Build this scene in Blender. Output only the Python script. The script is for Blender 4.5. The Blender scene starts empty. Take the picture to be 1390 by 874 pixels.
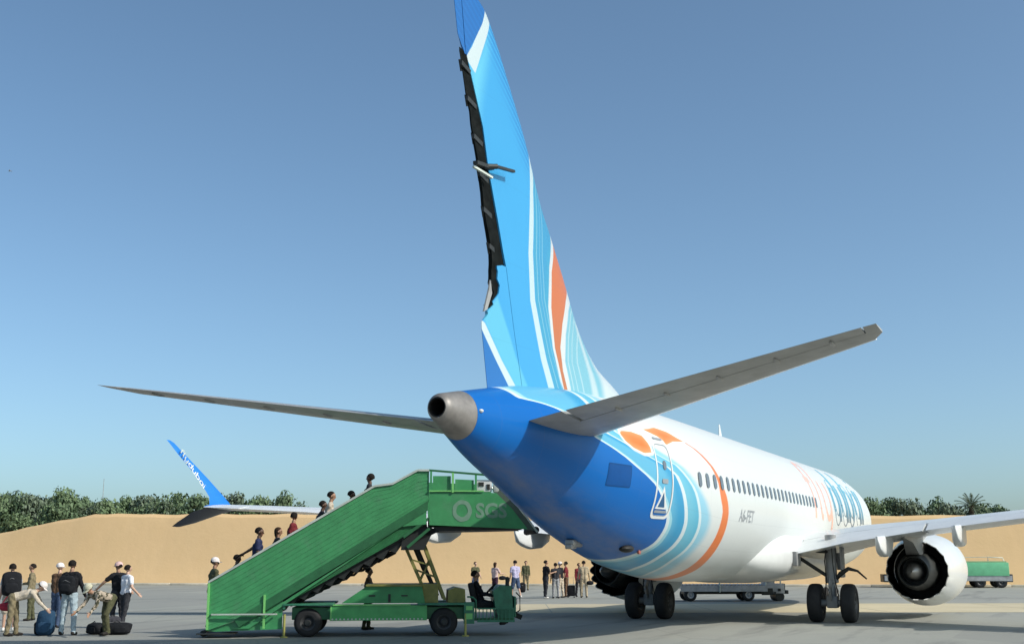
import bpy, bmesh, math, random
import numpy as np
from mathutils import Vector, Matrix
R = math.radians
SC = bpy.context.scene
COL = SC.collection
random.seed(7)
RNG = np.random.default_rng(11)

# ---------------------------------------------------------------- camera
YAW, PITCH, ROLL = 0.43522, 0.19759, -0.00177
fw = Vector((math.cos(YAW)*math.cos(PITCH), math.sin(YAW)*math.cos(PITCH), math.sin(PITCH)))
rt = Vector((math.sin(YAW), -math.cos(YAW), 0))
up = rt.cross(fw)
r2 = math.cos(ROLL)*rt + math.sin(ROLL)*up
u2 = -math.sin(ROLL)*rt + math.cos(ROLL)*up
cam_d = bpy.data.cameras.new('camera')
cam = bpy.data.objects.new('camera', cam_d)
COL.objects.link(cam)
cam.matrix_world = Matrix(((r2.x, u2.x, -fw.x, -56.528), (r2.y, u2.y, -fw.y, -9.491),
                           (r2.z, u2.z, -fw.z, 1.854), (0, 0, 0, 1)))
cam_d.sensor_width = 36.0
cam_d.lens = 41.64
cam_d.clip_end = 8000
SC.camera = cam

# ---------------------------------------------------------------- light
SUN = Vector((0.0, -1.33, 1.0)).normalized()      # towards the sun
elev = math.asin(SUN.z)
wd = bpy.data.worlds.new('World')
SC.world = wd
wd.use_nodes = True
nt = wd.node_tree
bg = nt.nodes['Background']
sky = nt.nodes.new('ShaderNodeTexSky')
sky.sky_type = 'NISHITA'
sky.sun_disc = False
sky.sun_elevation = elev
sky.sun_rotation = math.atan2(SUN.x, SUN.y)
sky.altitude = 0
sky.air_density = 0.7
sky.dust_density = 2.0
sky.ozone_density = 1.5
wb = nt.nodes.new('ShaderNodeMix')          # the camera's white balance
wb.data_type = 'RGBA'; wb.blend_type = 'MULTIPLY'; wb.inputs[0].default_value = 1.0
nt.links.new(sky.outputs[0], wb.inputs[6])
wb.inputs[7].default_value = (0.875, 1.03, 1.0, 1)
nt.links.new(wb.outputs[2], bg.inputs[0])
bg.inputs[1].default_value = 0.144
sl = bpy.data.lights.new('sun', 'SUN')
sl.energy = 3.4
sl.angle = R(0.53)
sl.color = (1.0, 0.95, 0.87)
so = bpy.data.objects.new('sun', sl)
COL.objects.link(so)
so.rotation_euler = SUN.to_track_quat('Z', 'Y').to_euler()
SC.view_settings.view_transform = 'Standard'
SC.view_settings.look = 'None'
SC.view_settings.exposure = 0.27
SC.view_settings.gamma = 1.0

# ---------------------------------------------------------------- materials
def lin(r, g, b):
    f = lambda c: (c/255/12.92 if c/255 <= 0.04045 else ((c/255+0.055)/1.055)**2.4)
    return (f(r), f(g), f(b))

class NT:
    """small node helper"""
    def __init__(self, name):
        self.m = bpy.data.materials.new(name)
        self.m.use_nodes = True
        self.t = self.m.node_tree
        self.b = self.t.nodes['Principled BSDF']
        self.tc = self.t.nodes.new('ShaderNodeTexCoord')
    def n(self, typ, **kw):
        x = self.t.nodes.new(typ)
        for k, v in kw.items():
            setattr(x, k, v)
        return x
    def l(self, a, b):
        self.t.links.new(a, b)
    def noise(self, scale, detail=4, rough=0.55, vec=None, dist=0.0):
        x = self.n('ShaderNodeTexNoise')
        x.inputs['Scale'].default_value = scale
        x.inputs['Detail'].default_value = detail
        x.inputs['Roughness'].default_value = rough
        x.inputs['Distortion'].default_value = dist
        self.l(vec or self.tc.outputs['Object'], x.inputs['Vector'])
        return x.outputs['Fac']
    def scaled(self, s):
        x = self.n('ShaderNodeMapping')
        x.inputs['Scale'].default_value = s
        self.l(self.tc.outputs['Object'], x.inputs['Vector'])
        return x.outputs[0]
    def rng(self, v, a, b, c=0.0, d=1.0, smooth=False, clamp=True):
        x = self.n('ShaderNodeMapRange')
        x.clamp = clamp
        if smooth:
            x.interpolation_type = 'SMOOTHSTEP'
        x.inputs['From Min'].default_value = a
        x.inputs['From Max'].default_value = b
        x.inputs['To Min'].default_value = c
        x.inputs['To Max'].default_value = d
        self.l(v, x.inputs['Value'])
        return x.outputs[0]
    def mix(self, fac, a, b, mode='MIX'):
        x = self.n('ShaderNodeMix', data_type='RGBA', blend_type=mode)
        for s, v in ((0, fac), (6, a), (7, b)):
            if hasattr(v, 'is_linked') or hasattr(v, 'links'):
                self.l(v, x.inputs[s])
            elif s == 0:
                x.inputs[0].default_value = v
            else:
                x.inputs[s].default_value = (*v, 1)
        return x.outputs[2]
    def attr(self, name):
        x = self.n('ShaderNodeAttribute', attribute_name=name)
        return x.outputs['Fac']
    def bump(self, h, strength, dist=0.02):
        x = self.n('ShaderNodeBump')
        x.inputs['Strength'].default_value = strength
        x.inputs['Distance'].default_value = dist
        self.l(h, x.inputs['Height'])
        self.l(x.outputs[0], self.b.inputs['Normal'])
    def col(self, c):
        if isinstance(c, tuple):
            self.b.inputs['Base Color'].default_value = (*c, 1)
        else:
            self.l(c, self.b.inputs['Base Color'])
    def fin(self, rough=0.6, metal=0.0, spec=0.5, coat=0.0):
        self.b.inputs['Roughness'].default_value = rough
        self.b.inputs['Metallic'].default_value = metal
        self.b.inputs['Specular IOR Level'].default_value = spec
        self.b.inputs['Coat Weight'].default_value = coat
        return self.m

def mat(name, c, rough=0.6, metal=0.0, var=0.25, scale=3.0, coat=0.0, bump=0.0, spec=0.5, dirt=None):
    k = NT(name)
    nz = k.noise(scale, 5, 0.6)
    v = k.rng(nz, 0.25, 0.75, 1-var, 1+var*0.6)
    base = k.mix(1.0, c, v, 'MULTIPLY')
    if dirt:
        d = k.rng(k.noise(scale*0.6, 6, 0.7), 0.52, 0.75, 0, 0.7)
        base = k.mix(d, base, dirt)
    k.col(base)
    if bump:
        k.bump(k.noise(scale*8, 3), bump)
    return k.fin(rough, metal, spec, coat)

M = {}
M['black'] = mat('black_rubber', (0.012, 0.012, 0.013), 0.8, dirt=(0.028, 0.026, 0.024))
M['dark'] = mat('dark_metal', (0.03, 0.032, 0.03), 0.55, 0.3)
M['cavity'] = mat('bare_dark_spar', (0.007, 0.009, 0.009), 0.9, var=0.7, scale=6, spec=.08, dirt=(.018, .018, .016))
M['soot'] = mat('sooty_metal', (0.02, 0.019, 0.018), 0.6, 0.4)
M['steel'] = mat('dull_steel', (0.30, 0.29, 0.28), 0.42, 0.7, scale=4)
M['tailmetal'] = mat('tail_cone_metal', (0.215, 0.20, 0.188), 0.5, 0.3, var=0.35, scale=4)
M['grey'] = mat('grey_paint', (0.27, 0.27, 0.265), 0.45, 0.0, var=0.2, dirt=(0.16, 0.15, 0.14))
M['wing'] = mat('light_grey_wing', (0.68, 0.69, 0.68), 0.36, 0.0, var=0.10, scale=1.4, coat=0.2)
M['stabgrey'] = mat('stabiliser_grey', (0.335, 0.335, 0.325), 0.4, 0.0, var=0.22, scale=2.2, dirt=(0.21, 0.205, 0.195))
M['hubpale'] = mat('hub_pale', (.16, .16, .16), .6)
M['white'] = mat('white_paint', (0.64, 0.65, 0.64), 0.3, var=0.07, coat=0.25)
M['polish'] = mat('polished_edge', (0.84, 0.85, 0.86), 0.3, 0.15, var=0.08)
M['glass'] = mat('window_glass', (0.12, 0.14, 0.16), 0.2, var=0.2, spec=0.6)
M['green'] = mat('green_paint', (0.050, 0.275, 0.098), 0.45, var=0.26, scale=2.6, dirt=(0.105, 0.25, 0.14), coat=0.1)
M['green_dk'] = mat('dark_green_paint', (0.022, 0.135, 0.048), 0.5, var=0.3)
M['green_lt'] = mat('light_green_edge', (0.20, 0.55, 0.16), 0.45, var=0.2)
M['teal'] = mat('teal_green_paint', (0.035, 0.18, 0.10), 0.5, var=0.35, scale=6)
M['olive'] = mat('olive_paint', (0.22, 0.21, 0.05), 0.55, var=0.35, scale=5, dirt=(0.10, 0.10, 0.045))
M['palegreen'] = mat('pale_green_print', (0.16, 0.29, 0.20), 0.6, var=0.15, scale=8)
M['rail'] = mat('pale_rail', (0.52, 0.56, 0.50), 0.45, 0.2)
M['orange'] = mat('orange_print', (0.80, 0.19, 0.045), 0.3, var=0.05)
M['bluep'] = mat('blue_print', (0.020, 0.15, 0.36), 0.3, var=0.05)
M['bluewl'] = mat('winglet_blue', (0.012, 0.17, 0.56), 0.3, var=0.08, coat=0.4)
M['darkwl'] = mat('strake_dark', (0.035, 0.04, 0.06), 0.35, var=0.2)
M['cart'] = mat('cart_grey', (0.42, 0.42, 0.42), 0.5, 0.1, var=0.3, dirt=(0.2, 0.19, 0.17))
M['rimdark'] = mat('rim_dark', (0.055, 0.056, 0.058), 0.5, 0.3, var=.3)
M['regis'] = mat('registration_print', (0.24, 0.26, 0.28), 0.4, var=0.05)
M['bark'] = mat('bark', (0.10, 0.07, 0.045), 0.9, var=0.4, scale=6, bump=0.4)

# ---------------------------------------------------------------- object helpers
def link(name, me, parent=None, loc=None):
    o = bpy.data.objects.new(name, me)
    COL.objects.link(o)
    if parent is not None:
        o.parent = parent
    if loc is not None:
        o.location = loc
    return o

def thing(name, label, cat, loc=(0, 0, 0), rz=0.0, group=None):
    o = bpy.data.objects.new(name, None)
    COL.objects.link(o)
    o.empty_display_size = 0.2
    o.location = loc
    o.rotation_euler = (0, 0, rz)
    o['label'] = label
    o['category'] = cat
    if group:
        o['group'] = group
    return o

def struct(o, label=None):
    o['kind'] = 'structure'
    if label:
        o['label'] = label
    return o

class MB:
    """collects shapes in one mesh"""
    def __init__(self):
        self.v, self.f = [], []
    def add(self, vs, fs):
        k = len(self.v)
        self.v += [tuple(x) for x in vs]
        self.f += [tuple(i+k for i in f) for f in fs]
        return self
    def box(self, c, s, rot=None, bev=0.0):
        """centre, full size"""
        x, y, z = [a/2 for a in s]
        if bev > 0:
            b = min(bev, x*.9, y*.9, z*.9)
            bm = bmesh.new()
            bmesh.ops.create_cube(bm, size=2)
            for v in bm.verts:
                v.co = Vector((v.co.x*x, v.co.y*y, v.co.z*z))
            bmesh.ops.bevel(bm, geom=bm.edges[:], offset=b, segments=2, profile=0.6, affect='EDGES')
            vs = [v.co.copy() for v in bm.verts]
            bm.verts.index_update()
            fs = [[v.index for v in f.verts] for f in bm.faces]
            bm.free()
        else:
            vs = [Vector((a*x, b*y, d*z)) for a in (-1, 1) for b in (-1, 1) for d in (-1, 1)]
            fs = [(0, 1, 3, 2), (4, 6, 7, 5), (0, 4, 5, 1), (2, 3, 7, 6), (0, 2, 6, 4), (1, 5, 7, 3)]
        if rot is not None:
            vs = [rot @ v for v in vs]
        return self.add([v+Vector(c) for v in vs], fs)
    def bar(self, a, b, w, h=None):
        """square bar from a to b"""
        a, b = Vector(a), Vector(b)
        h = h or w
        d = (b-a)
        q = d.to_track_quat('X', 'Z').to_matrix()
        return self.box((a+b)/2, (d.length, w, h), q)
    def tube(self, a, b, r0, r1=None, n=10, cap=True):
        a, b = Vector(a), Vector(b)
        r1 = r0 if r1 is None else r1
        q = (b-a).to_track_quat('Z', 'Y').to_matrix()
        vs = []
        for p, r in ((a, r0), (b, r1)):
            for i in range(n):
                t = 2*math.pi*i/n
                vs.append(p + q @ Vector((r*math.cos(t), r*math.sin(t), 0)))
        fs = [(i, (i+1) % n, n+(i+1) % n, n+i) for i in range(n)]
        if cap:
            fs += [tuple(range(n))[::-1], tuple(range(n, 2*n))]
        return self.add(vs, fs)
    def path(self, pts, r, n=8):
        pts = [Vector(p) for p in pts]
        rs = r if isinstance(r, (list, tuple)) else [r]*len(pts)
        vs, fs = [], []
        for i, p in enumerate(pts):
            d = (pts[min(i+1, len(pts)-1)]-pts[max(i-1, 0)]).normalized()
            q = d.to_track_quat('Z', 'Y').to_matrix()
            for k in range(n):
                t = 2*math.pi*k/n
                vs.append(p+q @ Vector((rs[i]*math.cos(t), rs[i]*math.sin(t), 0)))
        for i in range(len(pts)-1):
            for k in range(n):
                fs.append((i*n+k, i*n+(k+1) % n, (i+1)*n+(k+1) % n, (i+1)*n+k))
        fs += [tuple(range(n))[::-1], tuple(range((len(pts)-1)*n, len(pts)*n))]
        return self.add(vs, fs)
    def lathe(self, prof, org, axis, n=32, close=False):
        """prof: (dist along axis, radius)"""
        org, ax = Vector(org), Vector(axis).normalized()
        q = ax.to_track_quat('Z', 'Y').to_matrix()
        vs, fs = [], []
        for (t, r) in prof:
            for k in range(n):
                a = 2*math.pi*k/n
                vs.append(org+ax*t+q @ Vector((r*math.cos(a), r*math.sin(a), 0)))
        for i in range(len(prof)-1):
            for k in range(n):
                fs.append((i*n+k, i*n+(k+1) % n, (i+1)*n+(k+1) % n, (i+1)*n+k))
        if close:
            fs += [tuple(range(n))[::-1], tuple(range((len(prof)-1)*n, len(prof)*n))]
        return self.add(vs, fs)
    def sphere(self, c, r, n=12, m=8, rot=None):
        """r: float or 3 radii"""
        rr = Vector(r) if isinstance(r, (tuple, list)) else Vector((r, r, r))
        vs = []
        for i in range(m+1):
            th = math.pi*i/m
            for k in range(n):
                p = 2*math.pi*k/n
                x = Vector((rr.x*math.sin(th)*math.cos(p), rr.y*math.sin(th)*math.sin(p), rr.z*math.cos(th)))
                vs.append((rot @ x if rot is not None else x)+Vector(c))
        fs = [(i*n+k, (i+1)*n+k, (i+1)*n+(k+1) % n, i*n+(k+1) % n) for i in range(m) for k in range(n)]
        return self.add(vs, fs)
    def prism(self, poly, y0, y1):
        """polygon in (x,z) given counter-clockwise or not, extruded in y"""
        n = len(poly)
        vs = [(x, y0, z) for x, z in poly]+[(x, y1, z) for x, z in poly]
        fs = [tuple(range(n)), tuple(range(n, 2*n))[::-1]]
        fs += [(i, n+i, n+(i+1) % n, (i+1) % n) for i in range(n)]
        return self.add(vs, fs)
    def mesh(self, name, mats, smooth=True, angle=38):
        me = bpy.data.meshes.new(name)
        assert max(max(f) for f in self.f) < len(self.v), name
        me.from_pydata(self.v, [], self.f)
        for m in (mats if isinstance(mats, list) else [mats]):
            me.materials.append(m)
        bm = bmesh.new()
        bm.from_mesh(me)
        bmesh.ops.remove_doubles(bm, verts=bm.verts, dist=1e-5)
        bmesh.ops.recalc_face_normals(bm, faces=bm.faces)
        if smooth:
            for f in bm.faces:
                f.smooth = True
            for e in bm.edges:
                if len(e.link_faces) == 2 and e.calc_face_angle(0) > R(angle):
                    e.smooth = False
        bm.to_mesh(me)
        bm.free()
        return me
    def build(self, name, m, parent=None, smooth=True, angle=38):
        return link(name, self.mesh(name, m, smooth, angle), parent)

def grid_mesh(name, rows, mats, closed_u=False, parent=None, attrs=None, smooth=True, angle=38, caps=False):
    """rows: array (n, m, 3); attrs: dict name -> (n*m) floats"""
    rows = np.asarray(rows, float)
    n, m = rows.shape[:2]
    me = bpy.data.meshes.new(name)
    fs = []
    mm = m if closed_u else m-1
    for i in range(n-1):
        for k in range(mm):
            fs.append((i*m+k, i*m+(k+1) % m, (i+1)*m+(k+1) % m, (i+1)*m+k))
    if caps:
        fs.append(tuple(range(m))[::-1])
        fs.append(tuple(range((n-1)*m, n*m)))
    me.from_pydata(rows.reshape(-1, 3).tolist(), [], fs)
    for x in (mats if isinstance(mats, list) else [mats]):
        me.materials.append(x)
    for k, a in (attrs or {}).items():
        at = me.attributes.new(k, 'FLOAT', 'POINT')
        at.data.foreach_set('value', np.asarray(a, np.float32).ravel())
    bm = bmesh.new()
    bm.from_mesh(me)
    bmesh.ops.recalc_face_normals(bm, faces=bm.faces)
    for f in bm.faces:
        f.smooth = smooth
    for e in bm.edges:
        if len(e.link_faces) == 2 and e.calc_face_angle(0) > R(angle):
            e.smooth = False
    bm.to_mesh(me)
    bm.free()
    return link(name, me, parent)

def sdf_poly(P, poly):
    """signed distance, negative inside; P (N,2)"""
    P = np.asarray(P, float)
    q = np.asarray(poly, float)
    d = np.full(len(P), 1e9)
    ins = np.zeros(len(P), bool)
    for a, b in zip(q, np.roll(q, -1, 0)):
        e = b-a
        w = P-a
        t = np.clip((w@e)/max(e@e, 1e-12), 0, 1)
        d = np.minimum(d, np.hypot(*(w-t[:, None]*e).T))
        c = ((a[1] > P[:, 1]) != (b[1] > P[:, 1]))
        with np.errstate(divide='ignore', invalid='ignore'):
            xi = (b[0]-a[0])*(P[:, 1]-a[1])/(b[1]-a[1]+1e-15)+a[0]
        ins ^= c & (P[:, 0] < xi)
    return np.where(ins, -d, d)

def pchip(K, V, x):
    K, V = np.asarray(K, float), np.asarray(V, float)
    h = np.diff(K)
    d = np.diff(V)/h
    m = np.zeros(len(K))
    m[0], m[-1] = d[0], d[-1]
    for i in range(1, len(K)-1):
        m[i] = 0 if d[i-1]*d[i] <= 0 else 2*d[i-1]*d[i]/(d[i-1]+d[i])
    x = np.asarray(x, float)
    i = np.clip(np.searchsorted(K, x)-1, 0, len(K)-2)
    t = (x-K[i])/h[i]
    return (2*t**3-3*t**2+1)*V[i]+(t**3-2*t**2+t)*h[i]*m[i]+(-2*t**3+3*t**2)*V[i+1]+(t**3-t**2)*h[i]*m[i+1]
# ================================================================ SETTING
def ground_material():
    k = NT('apron_asphalt')
    pos = k.tc.outputs['Object']
    big = k.rng(k.noise(0.05, 5, 0.6), 0.3, 0.7)
    med = k.rng(k.noise(0.55, 6, 0.65, dist=0.6), 0.3, 0.72)
    fine = k.rng(k.noise(18, 4, 0.7), 0.25, 0.75)
    c = k.mix(big, (0.255, 0.26, 0.225), (0.315, 0.315, 0.272))
    c = k.mix(k.rng(med, 0, 1, 0, 0.35), c, (0.19, 0.19, 0.185))
    c = k.mix(k.rng(fine, 0, 1, 0, 0.35), c, (0.36, 0.355, 0.33))
    # oil and tyre stains stretched along the apron
    mp = k.n('ShaderNodeMapping')
    mp.inputs['Rotation'].default_value = (0, 0, R(-65))
    mp.inputs['Scale'].default_value = (0.12, 0.9, 1)
    k.l(pos, mp.inputs['Vector'])
    st = k.rng(k.noise(0.9, 5, 0.6, mp.outputs[0]), 0.54, 0.70, 0, 0.62)
    c = k.mix(st, c, (0.13, 0.13, 0.125))
    # hairline cracks and darker patched squares
    vo = k.n('ShaderNodeTexVoronoi', feature='DISTANCE_TO_EDGE'); vo.inputs['Scale'].default_value = .16
    wp = k.n('ShaderNodeMix', data_type='VECTOR'); wp.inputs[0].default_value = .12
    nz = k.n('ShaderNodeTexNoise'); nz.inputs['Scale'].default_value = .7; k.l(pos, nz.inputs['Vector'])
    k.l(pos, wp.inputs[4]); k.l(nz.outputs['Color'], wp.inputs[5]); k.l(wp.outputs[1], vo.inputs['Vector'])
    c = k.mix(k.rng(vo.outputs['Distance'], 0, .008, .16, 0), c, (0.09, 0.09, 0.085))
    bk = k.n('ShaderNodeTexVoronoi', distance='CHEBYCHEV'); bk.inputs['Scale'].default_value = .07; k.l(pos, bk.inputs['Vector'])
    bs = k.n('ShaderNodeSeparateColor'); k.l(bk.outputs['Color'], bs.inputs[0])
    c = k.mix(k.rng(bs.outputs[0], .72, .74, 0, .30), c, (0.20, 0.20, 0.19))
    c = k.mix(k.rng(bs.outputs[1], .80, .82, 0, .30), c, (0.40, 0.385, 0.33))
    k.col(c)
    k.bump(fine, 0.25, 0.01)
    return k.fin(0.85, 0, 0.25)

def sheet(name, pts, z, m):
    me = bpy.data.meshes.new(name)
    me.from_pydata([(x, y, z) for x, y in pts], [], [tuple(range(len(pts)))])
    me.materials.append(m)
    bm = bmesh.new(); bm.from_mesh(me)
    bmesh.ops.recalc_face_normals(bm, faces=bm.faces)
    for f in bm.faces:
        if f.normal.z < 0: f.normal_flip()
    bm.to_mesh(me); bm.free()
    return struct(link(name, me))

sheet('ground', [(-3000, -3000), (3000, -3000), (3000, 3000), (-3000, 3000)], 0.0, ground_material())
RX, RY = math.sin(YAW), -math.cos(YAW)            # along the picture's horizontal, on the ground
FX, FY = math.cos(YAW), math.sin(YAW)
def gp(a, d):
    """ground point: a metres along the embankment direction, d metres out from the tail"""
    return (-56.53+FX*d+RX*a, -9.49+FY*d+RY*a)

def concrete_material():
    k = NT('pale_concrete')
    big = k.rng(k.noise(0.3, 5, 0.6), 0.3, 0.7)
    fine = k.rng(k.noise(9, 5, 0.7), 0.25, 0.75)
    c = k.mix(big, (0.47, 0.405, 0.27), (0.55, 0.48, 0.335))
    c = k.mix(k.rng(fine, 0, 1, 0, 0.3), c, (0.39, 0.335, 0.235))
    k.col(c)
    k.bump(fine, 0.2, 0.01)
    return k.fin(0.85, 0, 0.25)
conc = concrete_material()
# a pale concrete lane crossing the apron under the aircraft, laid as separate slabs with open joints
lane = [(-4.6, 43.4, 51.8)]
a = -4.6
while a < 62:
    sheet('concrete_slab', [gp(a+.02, 43.0), gp(a+5.98, 43.0-0.1), gp(a+5.98, 46.98), gp(a+.02, 46.98)], 0.004, conc)
    sheet('concrete_slab', [gp(a+.02, 47.02), gp(a+5.98, 47.02), gp(a+5.98, 51.4+0.1), gp(a+.02, 51.5)], 0.004, conc)
    a += 6.0
joint_m = mat('joint_tar', (0.035, 0.035, 0.035), 0.8)
sheet('pavement_joint', [gp(-30, 43.55), gp(-4.7, 43.05), gp(-4.7, 42.90), gp(-30, 43.35)], 0.004, joint_m)
sheet('pavement_joint', [gp(-60, 60.2), gp(70, 56.8), gp(70, 56.7), gp(-60, 60.1)], 0.004, joint_m)

# ---- sand embankment with a sloped end
def sand_material():
    k = NT('sand_bank')
    big = k.rng(k.noise(0.12, 5, 0.6), 0.3, 0.7)
    med = k.rng(k.noise(1.1, 6, 0.65), 0.3, 0.7)
    st = k.rng(k.noise(1.0, 4, 0.6, k.scaled((0.5, 0.5, 0.05))), 0.35, 0.7)
    c = k.mix(big, (0.605, 0.412, 0.218), (0.65, 0.447, 0.245))
    c = k.mix(k.rng(med, 0, 1, 0, 0.30), c, (0.55, 0.378, 0.19))
    c = k.mix(k.rng(st, 0, 1, 0, 0.14), c, (0.62, 0.46, 0.26))
    k.col(c)
    k.bump(med, 0.12, 0.10)
    return k.fin(0.95, 0, 0.1)
sand = sand_material()
B0, B1 = Vector((12.5, 66.7, 0)), Vector((30.8, -4.0, 0))
bd = (B1-B0).normalized()
bn = Vector((bd.y, -bd.x, 0))
if bn.x < 0: bn = -bn                     # away from the camera
rows = []
for i, t in enumerate(np.concatenate([np.linspace(-60, 14, 75), np.linspace(15, 190, 120)])):
    h = 5.48-0.0098*max(0, t-6)
    if t < 5.9:
        h = max(0.25, 5.48-(5.9-t)*0.176)
    h += 0.04*math.sin(t*0.9)+0.03*math.sin(t*2.3+1)+RNG.normal(0, 0.012)
    base = B0+bd*t
    row = []
    for k, (o, z) in enumerate([(-0.05, -0.3), (0.0, 0.12), (0.55, 0.9), (1.15, 2.0), (1.75, 3.3), (2.25, 4.5), (2.55, 5.1), (2.9, 5.35), (6.5, 5.40), (10, 3.0), (15, -0.4)]):
        zz = z*h/5.35 if z > 0.2 else z
        j = RNG.normal(0, 0.012) if 1 < k < 8 else 0
        p = base+bn*(o+j)
        row.append((p.x, p.y, zz))
    rows.append(row)
ob = grid_mesh('sand_embankment', rows, sand, angle=24)
struct(ob)
# pale kerb along the foot of the embankment, laid in lengths
kerb_m = mat('kerb_concrete', (0.62, 0.55, 0.43), 0.85, var=0.2, scale=2)
kb = MB(); kb.box((0, 0, 0.075), (2.96, 0.45, 0.15), bev=0.02)
kme = kb.mesh('kerb_stone', kerb_m)
for i in range(66):
    p = B0+bd*(-62+3.0*i)-bn*0.45
    o = struct(link('kerb_stone', kme, None, p))
    o.rotation_euler = (0, 0, math.atan2(bd.y, bd.x))

# ---- trees
def leaf_material(name, c1, c2, c3):
    k = NT(name)
    big = k.rng(k.noise(0.55, 3), 0.3, 0.7)
    fine = k.rng(k.noise(3.5, 3), 0.3, 0.7)
    c = k.mix(big, c1, c2)
    c = k.mix(k.rng(fine, 0, 1, 0, 0.5), c, c3)
    k.col(c)
    m = k.fin(0.65, 0, 0.3)
    return m
LEAF = [leaf_material('leaves_deep', (0.075, 0.122, 0.064), (0.105, 0.158, 0.078), (0.14, 0.19, 0.10)),
        leaf_material('leaves_mid', (0.085, 0.138, 0.066), (0.12, 0.175, 0.082), (0.155, 0.205, 0.108)),
        leaf_material('leaves_dull', (0.085, 0.122, 0.078), (0.115, 0.152, 0.095), (0.15, 0.18, 0.12))]

def tree_meshes(seed, h, r, style):
    rr = np.random.default_rng(seed)
    tb = MB()
    lean = rr.normal(0, 0.25, 2)
    top = Vector((lean[0], lean[1], h*0.86))
    tb.path([(0, 0, -0.3), (lean[0]*.2, lean[1]*.2, h*.25), (lean[0]*.6, lean[1]*.6, h*.55), top], [0.20, 0.16, 0.10, 0.03], 8)
    cl = []
    nb = 11 if style != 2 else 14
    for i in range(nb):
        z = h*(0.24+0.66*(i+rr.random()*.6)/nb)
        f = (z/h-0.2)/0.8
        env = r*(1.05*math.sin(math.pi*min(1, (0.16+0.86*f)))**0.75)
        if style == 1: env = r*(1.05-0.75*f)
        a = i*2.4+rr.random()
        d = env*(0.45+0.5*rr.random())
        e = Vector((lean[0]*z/h+d*math.cos(a), lean[1]*z/h+d*math.sin(a), z+0.35*d))
        st = Vector((lean[0]*z/h*.7, lean[1]*z/h*.7, z-0.3*d))
        tb.path([st, (st+e)/2+Vector((0, 0, .1)), e], [0.07, 0.045, 0.015], 5)
        cl.append((e, 0.42*r*(0.55+0.65*rr.random())))
        cl.append((st.lerp(e, 0.55)+Vector(rr.normal(0, .15*r, 3)), 0.4*r*(0.6+0.5*rr.random())))
    cl.append((top+Vector((0, 0, .1)), 0.36*r))
    cl.append((Vector((lean[0]*.5, lean[1]*.5, h*.55)), 0.6*r))
    P, F = [], []
    for c, cr in cl:
        n = int(200*max(.5, cr/0.7))
        for _ in range(n):
            d = rr.normal(size=3)
            d /= np.linalg.norm(d)
            rad = cr*(0.35+1.0*rr.random()**0.9)
            p = np.array(c)+d*rad*np.array([1, 1, .8])
            nx = d+rr.normal(0, .55, 3)
            nx /= np.linalg.norm(nx)
            t = np.cross(nx, [0.2, 0.3, 1.0]); t /= np.linalg.norm(t)
            b = np.cross(nx, t)
            s = 0.06+0.085*rr.random()
            L = s*(1.3+rr.random())
            k = len(P)
            P += [p-t*s*.3-b*L*.5, p+t*s-b*L*.05, p+b*L, p-t*s+b*L*.1]
            F.append((k, k+1, k+2, k+3))
    me = bpy.data.meshes.new('crown')
    me.from_pydata([tuple(map(float, p)) for p in P], [], F)
    return tb.mesh('trunk', M['bark']), me

def place_tree(tm, cm, m, t, out, h, label, s, group, rz):
    p = B0+bd*t+bn*out
    root = thing('tree', label, 'tree', (p.x, p.y, 0), rz, group)
    root.scale = (s, s, s*h)
    link('trunk', tm, root)
    c = link('crown', cm, root)
    return root

VAR = []
for i in range(6):
    tm, cm = tree_meshes(100+i, 7.0, 2.0+0.25*(i % 3), [0, 0, 2, 0, 1, 2][i])
    cm.materials.append(LEAF[i % 3])
    VAR.append((tm, cm))

TREES_L = [(-16.4, 8.2, 17), (-14.0, 8.5, 15), (-11.4, 8.31, 14.4), (-11.3, 8.48, 16.3), (-9.0, 8.39, 15.2), (-8.4, 8.19, 16.6), (-7.1, 7.98, 16.8), (-4.0, 8.23, 13.4), (-2.6, 7.93, 13.1), (-3.7, 8.0, 18.0), (-0.4, 7.12, 14.6), (1.0, 7.63, 14.4), (-0.1, 8.08, 19.0), (3.2, 7.41, 15.8), (3.3, 8.06, 18.0), (5.7, 7.32, 15.9), (6.6, 7.82, 16.8), (9.4, 7.9, 13.9), (9.3, 7.66, 16.8), (10.8, 8.18, 18.2), (14.0, 7.63, 16.1), (14.5, 7.9, 17.4), (16.7, 8.11, 17.0)]
TREES_R = [(66.6, 6.9, 17.0), (68.0, 6.64, 14.4), (69.0, 7.02, 16.3), (70.1, 6.83, 15.2), (71.3, 5.99, 16.6), (72.5, 7.01, 16.8), (73.4, 6.3, 13.4), (76.6, 6.2, 17.0), (77.8, 6.41, 18.0), (78.3, 5.67, 14.6)]
ORD = ['first', 'second', 'third', 'fourth', 'fifth', 'sixth', 'seventh', 'eighth', 'ninth', 'tenth', 'eleventh', 'twelfth', 'thirteenth', 'fourteenth', 'fifteenth', 'sixteenth', 'seventeenth', 'eighteenth', 'nineteenth', 'twentieth', 'twenty-first', 'twenty-second', 'twenty-third', 'twenty-fourth']
for i, (t, h, out) in enumerate(TREES_L):
    tm, cm = VAR[(i*5+i//3) % 6]
    place_tree(tm, cm, None, t, out, (h/7.25)/(0.78+.1*(i % 3)), 'dark green tree behind the sand bank, %s from the left' % ORD[i], 0.78+.1*(i % 3), 'trees behind the left of the sand bank', i*1.9)
for i, (t, h, out) in enumerate(TREES_R):
    tm, cm = VAR[(i*5+2) % 6]
    place_tree(tm, cm, None, t, out, (h/7.25)/0.72, 'dark green tree right of the airliner, %s of that row' % ORD[i], 0.72, 'trees behind the bank right of the aircraft', i*2.3+1)
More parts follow.
